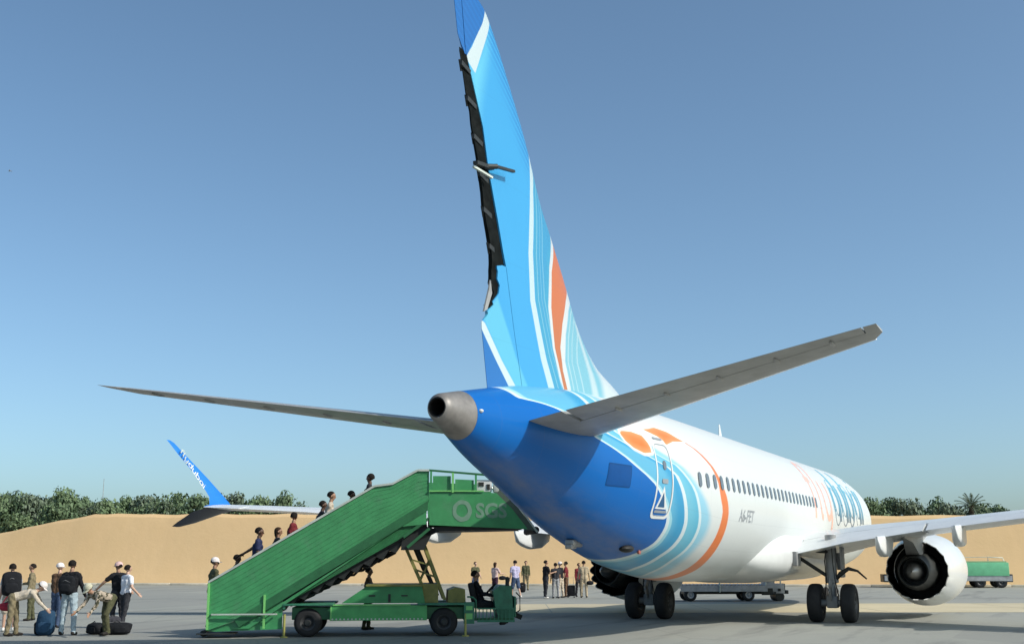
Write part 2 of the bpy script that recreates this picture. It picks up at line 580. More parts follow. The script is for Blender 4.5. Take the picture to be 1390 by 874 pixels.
# shrubs that close the gaps low behind the bank
for i, (t, out) in enumerate([(-12.6, 12), (-10.0, 11.5), (-6.2, 12), (-4.9, 11), (-1.2, 11.5), (2.2, 12), (5.0, 12.5), (8.0, 12), (12.2, 13), (75.4, 12), (79.6, 13)]):
    tm, cm = VAR[(i*2+1) % 6]
    p = B0+bd*t+bn*out
    root = thing('shrub', 'low bush behind the sand bank, %s bush from the left' % ORD[i], 'bush', (p.x, p.y, 0), i*1.3, 'low bushes behind the sand bank')
    hh = 5.9 if t < 60 else 5.2
    if t < -5: hh = 4.8
    root.scale = (0.95, 0.95, hh/7.3)
    link('stem', tm, root); link('foliage', cm, root)
# one date palm among the trees on the right
p = B0+bd*74.9+bn*13.1
palm = thing('palm_tree', 'date palm with spiky fronds among the trees right of the aircraft', 'palm tree', (p.x, p.y, 0))
tb = MB(); tb.path([(0, 0, -.2), (.05, 0, 2), (0, .05, 4.2), (0, 0, 5.9)], [.24, .2, .19, .22], 9)
tb.build('trunk', M['bark'], palm)
for i in range(30):
    a = i*2.399; e = R(72-95*(i/30.0))
    L = 1.75+0.25*math.sin(i*3.1)
    pts = []
    for s in np.linspace(0, 1, 7):
        rr_ = L*s*math.cos(e)*(1-.1*s); zz = 5.85+L*s*math.sin(e)-0.55*s*s*L*.6
        pts.append(Vector((rr_*math.cos(a), rr_*math.sin(a), zz)))
    fm = MB(); side = Vector((-math.sin(a), math.cos(a), 0))
    for k in range(6):
        for sgn in (-1, 1):
            for q in (0, .5):
                b0 = pts[k].lerp(pts[k+1], q); dv = (pts[k+1]-pts[k]).normalized()
                ll = .42*(1-.12*k)
                tip = b0+side*sgn*ll*.75+dv*ll*.7-Vector((0, 0, .08))
                fm.add([b0-dv*.02, b0+dv*.05, tip], [(0, 1, 2)])
        fm.bar(pts[k], pts[k+1], .03)
    fm.build('frond', LEAF[2], palm, smooth=False)
# a thin mast behind the bank
p = B0+bd*0.1+bn*14.4
mast = thing('light_mast', 'thin grey mast rising above the trees on the left', 'mast', (p.x, p.y, 0))
mm = MB(); mm.tube((0, 0, -.2), (0, 0, 9.15), .05, .02, 8); mm.build('pole', M['grey'], mast)
# ================================================================ AIRLINER  (x = -station, +y port, z up)
air = thing('airliner', 'white and blue airliner parked facing away with its rudder torn off', 'airliner', (-19.6, 0, 0))
AO = Vector((19.6, 0, 0))
class Sub:
    pass
air_p = bpy.data.objects.new  # (parts carry mesh data in aircraft coordinates; the root sits at the main gear)
def apart(o):
    """shift a finished part so that it sits under the aircraft's root"""
    if o.parent is air:
        o.location = AO
    return o
def S(s, y, z):
    return Vector((-s, y, z))

KS = [-1, -.4, .5, 2, 4, 7, 24, 27, 30, 33, 36, 37.5, 39]
KT = [3.0, 3.55, 4.1, 4.8, 5.25, 5.44, 5.42, 5.42, 5.42, 5.38, 5.13, 4.88, 4.61]
KB = [2.9, 2.35, 2.0, 1.7, 1.5, 1.3, 1.25, 1.31, 1.6, 2.2, 3.12, 3.57, 4.12]
KW = [.05, .65, 1.05, 1.5, 1.8, 1.88, 1.88, 1.85, 1.64, 1.29, .86, .58, .23]
def sect(s):
    s = np.clip(s, -1, 39)
    t, b, w = pchip(KS, KT, s), pchip(KS, KB, s), pchip(KS, KW, s)
    return w, (t-b)/2, (t+b)/2
def fus(s, phi, off=0.0):
    """point on the skin; phi degrees from the crown towards starboard"""
    w, h, c = sect(s)
    p = np.radians(phi)
    return np.stack([-np.asarray(s, float)+0*p, -(w+off)*np.sin(p), c+(h+off)*np.cos(p)], -1)
def phi_of_z(s, z):
    w, h, c = sect(s)
    return np.degrees(np.arccos(np.clip((z-c)/h, -1, 1)))

# ---- livery: stripe edges as station against angle round the hull
AN = [0, 43, 60, 70, 79, 84, 89, 93, 98, 111, 118, 126, 135, 149, 166, 180]
C_A = [37.1, 36.95, 35.5, 35.0, 34.45, 33.55, 32.95, 32.4, 31.85, 31.17, 30.93, 30.85, 30.86, 31.08, 31.33, 31.45]
C_W1 = [34.0, 34.0, 34.3, 33.9, 32.0, 30.75, 30.50, 30.35, 30.2, 29.88, 29.75, 29.7, 29.75, 29.95, 30.0, 29.75]
C_W2 = [33.4, 33.4, 33.8, 33.1, 30.55, 30.12, 29.75, 29.55, 29.38, 29.04, 28.95, 28.93, 29.0, 29.18, 29.1, 28.7]
C_E3 = [32.8, 32.8, 33.0, 31.6, 30.0, 29.6, 29.25, 29.0, 28.7, 28.27, 28.25, 28.32, 28.42, 28.48, 28.35, 28.2]
OA = [50, 56, 61, 66, 72, 77, 82, 91, 103, 117, 130, 147, 160, 180]
C_OL = [30.3, 29.69, 29.01, 28.67, 28.32, 28.18, 28.06, 27.97, 27.73, 27.74, 27.8, 27.88, 28.02, 28.2]
C_OR = [30.3, 29.55, 28.86, 28.50, 28.13, 27.95, 27.78, 27.46, 27.24, 27.2, 27.2, 27.2, 27.36, 27.5]
BL1 = [(33.29, 64.8), (32.67, 62.4), (32.16, 63.0), (31.95, 68.5), (31.86, 74.8), (32.31, 77.7), (32.8, 76.3), (33.13, 72.8), (33.29, 68)]
BL2 = [(31.95, 56.5), (31.1, 50.5), (30.42, 51.1), (29.83, 54.5), (29.55, 56.3), (30.38, 59.7), (30.94, 64.9), (31.0, 61.5), (31.25, 59.2)]
def livery_attrs(s, phi):
    ph = np.abs(((phi+180) % 360)-180)
    a = {}
    a['edge_a'] = s-pchip(AN, C_A, ph)
    a['edge_w'] = s-pchip(AN, C_W1, ph)
    a['edge_x'] = s-pchip(AN, C_W2, ph)
    a['edge_e'] = s-pchip(AN, C_E3, ph)
    ol, orr = pchip(OA, C_OL, np.clip(ph, 50, 180)), pchip(OA, C_OR, np.clip(ph, 50, 180))
    a['or_hi'] = s-ol+np.where(ph < 54, (54-ph)*.06, 0)
    a['or_lo'] = orr-s+np.where(ph < 54, (54-ph)*.06, 0)
    sc = 1.9*math.pi/180
    P = np.stack([s.ravel(), ph.ravel()*sc], 1)
    f = lambda q: sdf_poly(P, [(x, y*sc) for x, y in q]).reshape(s.shape)
    a['blob_a'] = f(BL1)
    a['blob_b'] = f(BL2)
    a['angle'] = ph/180
    return a

def livery_material():
    k = NT('airliner_livery')
    def step(name, w=0.015, off=0.0):
        return k.rng(k.attr(name), off-w, off+w, 0, 1, True)
    c = (0.545, 0.57, 0.565)
    # pale outer band fades in towards its trailing edge
    e = k.rng(k.attr('edge_e'), -0.05, 0.45, 0, 1, True)
    c = k.mix(e, c, (0.24, 0.47, 0.59))
    c = k.mix(step('edge_x'), c, (0.50, 0.60, 0.63))
    c = k.mix(step('edge_x', .02, .16), c, (0.10, 0.36, 0.50))
    c = k.mix(k.rng(k.attr('edge_x'), .2, .75, 0, .5, True), c, (0.17, 0.44, 0.55))
    c = k.mix(step('edge_w'), c, (0.52, 0.60, 0.63))
    c = k.mix(step('edge_w', .02, .20), c, (0.04, 0.26, 0.46))
    c = k.mix(k.rng(k.attr('edge_w'), .45, .95, 0, .45, True), c, (0.17, 0.44, 0.56))
    c = k.mix(step('edge_a', .015, -0.30), c, (0.28, 0.52, 0.60))
    c = k.mix(step('edge_a', .015, -0.16), c, (0.52, 0.61, 0.64))
    blue = k.mix(k.rng(k.noise(0.35, 3), .3, .7), (0.002, 0.100, 0.36), (0.003, 0.110, 0.39))
    c = k.mix(step('edge_a', .012), c, blue)
    # orange strip and the two petals, each with a pale rim
    om = k.n('ShaderNodeMath', operation='MAXIMUM'); k.l(k.attr('or_hi'), om.inputs[0]); k.l(k.attr('or_lo'), om.inputs[1])
    c = k.mix(k.rng(om.outputs[0], .03, .0, 0, .8, True), c, (0.66, 0.30, 0.20))
    c = k.mix(k.rng(om.outputs[0], -.005, -.03, 0, 1, True), c, (0.60, 0.17, 0.055))
    for nm in ('blob_a', 'blob_b'):
        c = k.mix(k.rng(k.attr(nm), .10, .03, 0, .8, True), c, (0.86, 0.80, 0.74))
        og = k.mix(k.rng(k.attr(nm), -.02, -.22, 0, 1), (0.60, 0.24, 0.085), (0.66, 0.15, 0.022))
        c = k.mix(k.rng(k.attr(nm), .02, -.02, 0, 1, True), c, og)
    # skin laps and frames, grime
    sx = k.n('ShaderNodeSeparateXYZ'); k.l(k.tc.outputs['Object'], sx.inputs[0])
    fx = k.n('ShaderNodeMath', operation='FRACT'); k.l(k.rng(sx.outputs[0], 0, 1.3, 0, 1, clamp=False), fx.inputs[0])
    l1 = k.rng(fx.outputs[0], 0.0, 0.012, 1, 0)
    fa = k.n('ShaderNodeMath', operation='FRACT'); k.l(k.rng(k.attr('angle'), 0, 1, 0.3, 8.3, clamp=False), fa.inputs[0])
    l2 = k.rng(fa.outputs[0], 0.0, 0.02, 1, 0)
    mx = k.n('ShaderNodeMath', operation='MAXIMUM'); k.l(l1, mx.inputs[0]); k.l(l2, mx.inputs[1])
    c = k.mix(k.rng(mx.outputs[0], 0, 1, 0, .22), c, (0.14, 0.15, 0.16))
    low = k.rng(k.attr('angle'), 0.62, 0.95, 0, 1, True)
    g = k.rng(k.noise(1.2, 6, .65, k.scaled((0.25, 1, 1))), .42, .75, 0, .55)
    gm = k.n('ShaderNodeMath', operation='MULTIPLY'); k.l(low, gm.inputs[0]); k.l(g, gm.inputs[1])
    c = k.mix(gm.outputs[0], c, (0.25, 0.22, 0.18))
    k.col(c)
    k.bump(k.noise(0.9, 2), 0.04, 0.05)
    k.b.inputs['Coat Roughness'].default_value = 0.08
    return k.fin(0.36, 0, 0.16, 0.06)
livery = livery_material()

ss = np.concatenate([np.linspace(-.995, 2, 22), np.linspace(2.3, 26, 70), np.linspace(26.1, 38.35, 150)])
pp = np.linspace(0, 360, 97)[:-1]
SSg, PPg = np.meshgrid(ss, pp, indexing='ij')
fuselage = apart(grid_mesh('fuselage', fus(SSg, PPg), livery, closed_u=True, parent=air, attrs=livery_attrs(SSg, PPg), caps=True))
s2 = np.linspace(38.36, 39.0, 8)
A_, B_ = np.meshgrid(s2, pp, indexing='ij')
rows = fus(A_, B_, 0.004)
cen = rows[-1].mean(0)
for dx_, sc_ in ((.05, .93), (.09, .80), (.11, .70)):
    rows = np.concatenate([rows, [(rows[7]-cen)*sc_+cen+np.array([-dx_, 0, 0])]])
tc = apart(grid_mesh('tail_cone', rows, M['tailmetal'], True, air))
w_, h_, c_ = sect(39.0)
ex = MB()
ex.lathe([(.10, .168), (.118, .166), (.118, .150), (-.4, .14), (-.45, .02)], S(39.0, 0, float(c_)), (-1, 0, 0), 32)
apart(ex.build('exhaust_outlet', M['soot'], air))
lm = MB(); p0 = Vector(fus(38.26, 80.0, 0.0)); lm.sphere(p0, (.05, .05, .035), 10, 6)
apart(lm.build('tail_light', M['white'], air))

def skin_patch(poly, off, m, name, parent, sub=1, thick=0.0):
    """polygon given as (station, z) laid on the starboard skin"""
    bm = bmesh.new()
    vs = [bm.verts.new((x, 0, z)) for x, z in poly]
    bm.faces.new(vs)
    if sub:
        bmesh.ops.triangulate(bm, faces=bm.faces)
        bmesh.ops.subdivide_edges(bm, edges=bm.edges[:], cuts=sub, use_grid_fill=True)
    bm.verts.index_update()
    V = np.array([v.co[:] for v in bm.verts])
    F = [[v.index for v in f.verts] for f in bm.faces]
    bm.free()
    ph = phi_of_z(V[:, 0], V[:, 2])
    Pn = fus(V[:, 0], ph, off)
    mb = MB(); mb.add(Pn.tolist(), F)
    if parent is fuselage or parent is air:
        pass
    o = mb.build(name, m, parent)
    return o

def rrect(x0, x1, z0, z1, r, n=4):
    out = []
    for cx, cz, a0 in ((x1-r, z1-r, 0), (x0+r, z1-r, 90), (x0+r, z0+r, 180), (x1-r, z0+r, 270)):
        for i in range(n+1):
            a = R(a0+90*i/n)
            out.append((cx+r*math.cos(a), cz+r*math.sin(a)))
    return out

# ---- cabin windows on the side that faces the camera
for i in range(27):
    s = 29.32-0.508*i
    o = skin_patch(rrect(s-.108, s+.108, 3.51, 3.86, .10), 0.016, M['glass'], 'window', fuselage, 0)

def even(poly, N=72):
    q = np.array(list(poly)+[poly[0]], float)
    L = np.concatenate([[0], np.cumsum(np.hypot(*np.diff(q, axis=0).T))])
    t = np.linspace(0, L[-1], N, endpoint=False)
    if len(poly) == 3:   # keep the corners
        k = N//3
        t = np.concatenate([np.linspace(L[i], L[i+1], k, endpoint=False) for i in range(3)])
    return [tuple(v) for v in np.stack([np.interp(t, L, q[:, 0]), np.interp(t, L, q[:, 1])], 1)]
def skin_ring(outer, inner, off, m, name, parent):
    outer, inner = even(outer), even(inner)
    n = len(outer)
    V = np.array(list(outer)+list(inner))
    # three rings so that the band follows the curve of the hull
    ph = phi_of_z(V[:, 0], V[:, 1])
    P = fus(V[:, 0], ph, off)
    P0 = fus(V[:, 0], ph, -0.02)
    mb = MB()
    mb.add(P.tolist()+P0.tolist(), [(i, (i+1) % n, n+(i+1) % n, n+i) for i in range(n)]
           + [(i, (i+1) % n, 2*n+(i+1) % n, 2*n+i) for i in range(n)]
           + [(n+i, n+(i+1) % n, 3*n+(i+1) % n, 3*n+i) for i in range(n)])
    return mb.build(name, m, parent)
def dense(poly, k=6):
    out = []
    for a, b in zip(poly, poly[1:]+poly[:1]):
        d = math.hypot(b[0]-a[0], b[1]-a[1])
        n = max(1, int(d/0.12))
        for i in range(n):
            t = i/n
            out.append((a[0]+(b[0]-a[0])*t, a[1]+(b[1]-a[1])*t))
    return out
# ---- aft service door
door = skin_ring(dense(rrect(30.93, 31.79, 2.72, 4.40, .16)), dense(rrect(30.985, 31.735, 2.775, 4.345, .14)), 0.008, M['white'], 'passenger_door', air)
apart(door); door['label'] = 'aft cabin door outlined by a white frame'
skin_ring(dense(rrect(30.99, 31.73, 2.78, 4.34, .135)), dense(rrect(31.005, 31.715, 2.795, 4.325, .125)), 0.004, M['regis'], 'door_seal', door)
skin_patch(rrect(31.22, 31.52, 3.48, 3.58, .04), 0.012, M['regis'], 'door_handle', door, 0)
skin_patch(rrect(31.27, 31.44, 3.78, 3.98, .07), 0.012, M['glass'], 'door_window', door, 0)
skin_patch(rrect(31.10, 31.62, 4.44, 4.49, .02), 0.010, M['regis'], 'door_marking', door, 0)
skin_patch(rrect(31.10, 31.66, 2.845, 2.90, .02), 0.010, M['regis'], 'door_sill', door, 0)
tri = [(31.66, 2.93), (31.18, 2.93), (31.40, 3.42)]
tri_i = [(31.585, 2.965), (31.255, 2.965), (31.405, 3.30)]
skin_ring(tri, tri_i, 0.012, M['white'], 'door_chevron', door)
skin_patch(tri_i, 0.010, mat('door_blue_print', (0.012, 0.075, 0.18), 0.35, var=.05), 'door_panel', door, 2)
# ---- hatches and vents on the blue tail
o = skin_patch(rrect(33.0, 33.95, 3.33, 3.74, .03), 0.006, mat('hatch_blue', (0.001, 0.058, 0.225), 0.45, var=.1, spec=.2), 'service_hatch', fuselage, 2)
o = skin_ring(dense(rrect(32.97, 33.98, 3.30, 3.77, .04)), dense(rrect(33.0, 33.95, 3.33, 3.74, .03)), 0.003, mat('seam_blue', (0.002, 0.05, 0.18), 0.5, var=.05, spec=.2), 'hatch_seam', fuselage)
mb = MB(); q = Vector(fus(31.65, 153.0, 0.0)); mb.sphere(q, (.28, .15, .09), 14, 8); apart(mb.build('outflow_valve', M['soot'], air))
mb = MB(); q = Vector(fus(31.1, 150.0, 0.0)); mb.box(q, (.14, .05, .12), bev=.02); apart(mb.build('drain_mast', mat('mast_red', (.30, .09, .07), .5), air))
mb = MB()
b0 = S(33.05, 0, float(sect(33.05)[2]-sect(33.05)[1]))
mb.box(b0+Vector((0, 0, -.03)), (.55, .20, .16), bev=.05); mb.box(b0+Vector((-.18, 0, -.10)), (.28, .16, .10), bev=.03)
apart(mb.build('tail_skid', M['steel'], air))
# ---- aerials
for s, hgt in ((21.0, .46), (30.2, .30)):
    z = float(sect(s)[2]+sect(s)[1])
    mb = MB()
    mb.add([S(s+.18, -.015, z-.05), S(s-.2, -.015, z-.05), S(s+.16, -.006, z+hgt), S(s+.05, -.006, z+hgt),
            S(s+.18, .015, z-.05), S(s-.2, .015, z-.05), S(s+.16, .006, z+hgt), S(s+.05, .006, z+hgt)],
           [(0, 1, 3, 2), (4, 6, 7, 5), (0, 4, 5, 1), (1, 5, 7, 3), (3, 7, 6, 2), (2, 6, 4, 0)])
    apart(mb.build('blade_aerial', M['white'], air))

# ---- titles: every letter is a bent ribbon
def arc(cx, cy, rx, ry, a0, a1, n=14):
    return [(cx+rx*math.cos(R(a0+(a1-a0)*i/n)), cy+ry*math.sin(R(a0+(a1-a0)*i/n))) for i in range(n+1)]
GLY = {  # strokes in units of the x-height, origin at the baseline
    'f': ([[(.22, 0), (.22, 1.2)]+arc(.48, 1.2, .26, .30, 180, 60, 8), [(0, .95), (.5, .95)]], .55),
    'l': ([[(.1, 1.55), (.1, .25)]+arc(.3, .25, .2, .22, 180, 270, 5)], .36),
    'y': ([[(.08, .98), (.08, .45)]+arc(.42, .45, .34, .42, 180, 360, 10)+[(.76, .98)], [(.76, .98), (.76, -.2)]+arc(.42, -.2, .34, .28, 0, -150, 8)], .86),
    'd': ([arc(.44, .5, .36, .48, 20, 340, 22), [(.80, 1.55), (.80, 0)]], .90),
    'u': ([[(.08, .98), (.08, .42)]+arc(.42, .42, .34, .40, 180, 360, 10)+[(.76, .98)], [(.76, .98), (.76, 0)]], .86),
    'b': ([[(.08, 1.55), (.08, 0)], arc(.44, .5, .36, .48, 160, -160, 22)], .90),
    'a': ([arc(.44, .5, .36, .48, 20, 340, 22), [(.80, .98), (.80, 0)]], .90),
    'i': ([[(.1, .98), (.1, 0)], [(.1, 1.3), (.1, 1.42)]], .22),
}
def ribbon(pts, w):
    """polyline of ribbon left/right points in 2D, resampled"""
    P = [np.array(p, float) for p in pts]
    Q = [P[0]]
    for a, b in zip(P, P[1:]):
        L = np.linalg.norm(b-a)
        n = max(1, int(L/0.12))
        for i in range(1, n+1):
            Q.append(a+(b-a)*i/n)
    L_, R_ = [], []
    for i, p in enumerate(Q):
        d = Q[min(i+1, len(Q)-1)]-Q[max(i-1, 0)]
        d = d/max(np.linalg.norm(d), 1e-9)
        nn = np.array([-d[1], d[0]])
        L_.append(p+nn*w/2); R_.append(p-nn*w/2)
    return L_, R_
def word(text, fmap, w, name, mats, parent, gap=.16):
    """each letter one mesh; fmap maps (x, y, level) in x-heights to a 3D point"""
    x = 0
    for ch, m in zip(text, mats):
        st, adv = GLY[ch]
        mb = MB()
        for k, s in enumerate(st):
            L_, R_ = ribbon(s, w)
            n = len(L_)
            vs = [fmap(p[0]+x, p[1], k) for p in L_]+[fmap(p[0]+x, p[1], k) for p in R_]
            mb.add(vs, [(i, i+1, n+i+1, n+i) for i in range(n-1)])
        o = mb.build(name, m, parent)
        x += adv+gap
XH = 1.36
def title_map(s0, ky=1.0, kx=1.0):
    def f(x, y, lev):
        s = s0-x*XH*kx
        ph = 94.5-y*XH*ky/(1.9*math.pi/180)
        return fus(s, ph, 0.0035+.0012*lev)
    return f
BLU = [NT('title_blue') for _ in range(1)]
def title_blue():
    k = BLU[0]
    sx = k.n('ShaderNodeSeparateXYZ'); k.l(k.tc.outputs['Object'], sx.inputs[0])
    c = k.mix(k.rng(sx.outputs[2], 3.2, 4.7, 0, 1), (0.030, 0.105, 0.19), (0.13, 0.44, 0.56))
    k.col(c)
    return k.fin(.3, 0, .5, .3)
tblue = title_blue()
pale_orange = mat('title_orange', (0.80, 0.42, 0.33), .3, var=.05)
word('fly', title_map(16.6, .95, 1.15), .15, 'title_letter', [pale_orange]*3, fuselage, .2)
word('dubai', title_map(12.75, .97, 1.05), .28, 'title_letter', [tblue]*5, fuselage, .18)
# registration
def text_mesh(txt, size, bold=0.0):
    cu = bpy.data.curves.new('lettering', 'FONT')
    cu.body = txt; cu.size = size; cu.offset = bold; cu.resolution_u = 3
    o = bpy.data.objects.new('lettering', cu)
    COL.objects.link(o)
    bpy.context.view_layer.update()
    me = bpy.data.meshes.new_from_object(o.evaluated_get(bpy.context.evaluated_depsgraph_get()))
    bpy.data.objects.remove(o)
    V = np.array([v.co[:] for v in me.vertices]); F = [tuple(p.vertices) for p in me.polygons]
    return V, F
V, F = text_mesh('A6-FET', .44, .006)
sx_ = 26.25-V[:, 0]*1.08
zz = 2.80+V[:, 1]
mb = MB(); mb.add(fus(sx_, phi_of_z(sx_, zz), .005).tolist(), F); mb.build('registration', M['regis'], fuselage, smooth=False)

# ---------------------------------------------------------------- lifting surfaces
def yt(x, t):
    x = np.clip(x, 0, 1)
    return 5*t*(.2969*np.sqrt(x)-.126*x-.3516*x**2+.2843*x**3-.1030*x**4)
def aerofoil(P, c, nrm, t, a=0.0, b=1.0, n=16, camber=0.0):
    """closed loop, upper side from a to b then the lower side back"""
    x = a+(b-a)*(1-np.cos(np.linspace(0, math.pi, n)))/2 if a == 0 else np.linspace(a, b, n)
    cl = np.linalg.norm(c)
    cm = camber*4*x*(1-x)
    u = P+np.outer(x, c)+np.outer((cm+yt(x, t)+.0008)*cl, nrm)
    l = P+np.outer(x, c)+np.outer((cm-yt(x, t)-.0008)*cl, nrm)
    return np.vstack([u, l[::-1]])

def lift_part(name, secs, m, parent, a, b, ka=None, n=16):
    """secs: (P, c, nrm, t, camber)"""
    rows = []
    for i, (P, c, nr, t, cm) in enumerate(secs):
        aa = a[i] if isinstance(a, list) else a
        bb = b[i] if isinstance(b, list) else b
        rows.append(aerofoil(np.array(P, float), np.array(c, float), np.array(nr, float), t, aa, bb, n, cm))
    return grid_mesh(name, rows, m, True, parent, caps=True, angle=35)

def interp_secs(secs, ts):
    """linear interpolation between sections at fractional positions"""
    out = []
    for t in ts:
        i = min(int(t), len(secs)-2); f = t-i
        out.append(tuple((np.array(A)*(1-f)+np.array(B)*f) if not np.isscalar(A) else A*(1-f)+B*f for A, B in zip(secs[i], secs[i+1])))
    return out

# tailplane
def stab(sg):
    nr = np.array([0, -sg*math.sin(R(7)), math.cos(R(7))])
    def sec(y, le, te, t):
        z = 4.40+.123*(y-1)
        return (np.array([-le, sg*y, z]), np.array([-(te-le), 0, -0.01*(te-le)]), nr, t, -0.005)
    root, mid, tip = sec(.3, 33.5, 36.72, .105), sec(1.2, 34.12, 37.08, .10), sec(7.05, 38.10, 39.20, .09)
    tip2 = sec(7.2, 38.45, 39.24, .05) if sg < 0 else sec(7.36, 38.55, 39.33, .05)
    secs = [root, mid, tip, tip2]
    o = apart(lift_part('tailplane', secs, M['stabgrey'], air, 0.18, .70))
    apart(lift_part('leading_edge', interp_secs(secs, [0.85, 1, 2]), M['polish'], air, 0.0, .179, n=14))
    apart(lift_part('elevator', interp_secs(secs, [1.06, 1.988]), M['stabgrey'], air, .712, 1.0, n=8))
    apart(lift_part('elevator_root', interp_secs(secs, [.3, 1.045]), M['stabgrey'], air, .70, 1.0, n=8))
    apart(lift_part('tailplane_tip', interp_secs(secs, [1.992, 2, 3]), M['stabgrey'], air, .70, 1.0, n=8))
    # hinge fairings and the balance tab on the underside
    for f in (1.2, 1.38, 1.56, 1.74, 1.9):
        P, c, nn, t, cm = interp_secs(secs, [f])[0]
        q = P+c*.70-nn*np.linalg.norm(c)*.034
        mb = MB(); mb.sphere(q, (.20, .035, .035), 10, 6)
        ob = apart(mb.build('hinge_fairing', M['stabgrey'], air))
    return o
stab(-1); stab(1)

# fin
FL_Z = [4.6, 5.2, 5.45, 5.72, 6.06, 6.70, 7.78, 8.51, 9.05, 10.08, 11.14, 12.04, 12.30, 12.36]
FL_S = [29.0, 29.4, 29.8, 30.57, 31.71, 32.70, 33.62, 34.26, 34.75, 35.42, 36.27, 37.09, 37.42, 37.60]
FT_Z = [4.6, 4.90, 6.13, 7.31, 7.58, 8.16, 9.12, 9.86, 10.86, 11.16]
FT_S = [35.75, 35.86, 36.25, 36.58, 36.70, 36.92, 37.31, 37.53, 38.05, 38.20]
RT_Z = [4.6, 4.81, 6.02, 11.34, 12.36]
RT_S = [37.10, 37.17, 37.44, 38.47, 38.72]
il = lambda z: pchip(FL_Z, FL_S, z)
ifx = lambda z: np.interp(z, FT_Z, FT_S)
irt = lambda z: np.interp(z, RT_Z, RT_S)
def fin_y(s, z, scale=1.0):
    c = irt(z)-il(z)
    return yt((s-il(z))/c, .088)*c*scale
POLY = {
'topblue': [(39.4,11.93),(37.85,12.8),(37.6,12.4),(37.84,11.92),(38.28,11.24),(38.42,11.0),(39.2,10.7)],
'topwhite': [(37.43,12.68),(37.43,12.42),(37.37,12.18),(37.84,11.36),(38.09,10.81),(38.45,11.0),(38.23,11.28),(37.6,12.37),(37.85,12.8)],
'cyan': [(37.38,12.39),(37.15,11.96),(37.15,11.43),(37.42,10.4),(37.53,9.75),(37.80,9.48),(38.3,10.83),(37.75,11.5)],
'S1': [(35.44,9.98),(35.25,9.61),(35.36,9.19),(35.41,8.57),(35.48,7.87),(35.40,6.92),(34.92,5.79),(34.33,4.85),(34.62,4.85),(35.16,5.75),(35.61,6.87),(35.68,7.82),(35.62,8.52),(35.53,9.23)],
'S1r': [(35.30,9.75),(34.46,8.81),(34.1,8.51),(34.58,7.88),(34.78,7.03),(34.62,6.08),(34.32,5.44),(33.75,4.85),(34.33,4.85),(34.9,5.79),(35.38,6.92),(35.46,7.87),(35.39,8.57)],
'OW': [(34.32,8.70),(34.0,8.50),(33.1,7.5),(33.62,7.06),(33.92,6.47),(34.04,5.87),(33.63,4.9),(33.75,4.85),(34.32,5.44),(34.62,6.08),(34.79,6.89),(34.68,7.75)],
'O': [(34.22,8.42),(33.45,7.60),(33.77,7.23),(34.08,6.67),(34.25,6.14),(34.17,5.66),(33.76,4.9),(33.94,4.9),(34.22,5.45),(34.52,6.1),(34.64,6.91),(34.56,7.68)],
'LC': [(33.0,7.56),(32.4,6.9),(31.3,6.2),(28.5,5.5),(28.5,4.6),(33.63,4.75),(34.04,5.87),(33.92,6.47),(33.62,7.06)],
'LCw1': [(33.25,6.87),(33.04,6.85),(32.65,6.13),(32.33,5.39),(32.1,4.8),(32.54,4.8),(32.86,6.05)],
'LCw2': [(32.5,6.5),(31.5,6.3),(28.5,5.7),(28.5,4.6),(31.9,4.6),(32.02,5.75)],
'LS': [(37.9,6.20),(37.56,6.13),(36.76,5.51),(35.75,4.75),(36.1,4.75),(37.01,5.47),(37.9,6.05)],
'LCy': [(37.62,6.2),(37.32,6.45),(37.01,6.69),(36.39,5.98),(36.18,5.65),(35.35,4.75),(35.75,4.75),(36.76,5.51)],
'RLb': [(37.95,6.05),(37.70,6.0),(37.01,5.47),(36.1,4.75),(36.0,4.4),(38,4.4)],
}
for k_ in ('topblue', 'topwhite', 'LS', 'LCy', 'RLb'):
    POLY[k_] = [(a-.25*min(1, max(0, (a-36.5)/1.2)), b) for a, b in POLY[k_]]
def fin_attrs(s, z):
    P = np.stack([s.ravel(), z.ravel()], 1)
    a = {('f_'+k): sdf_poly(P, q).reshape(s.shape) for k, q in POLY.items()}
    a['f_dle'] = s-il(z)
    return a
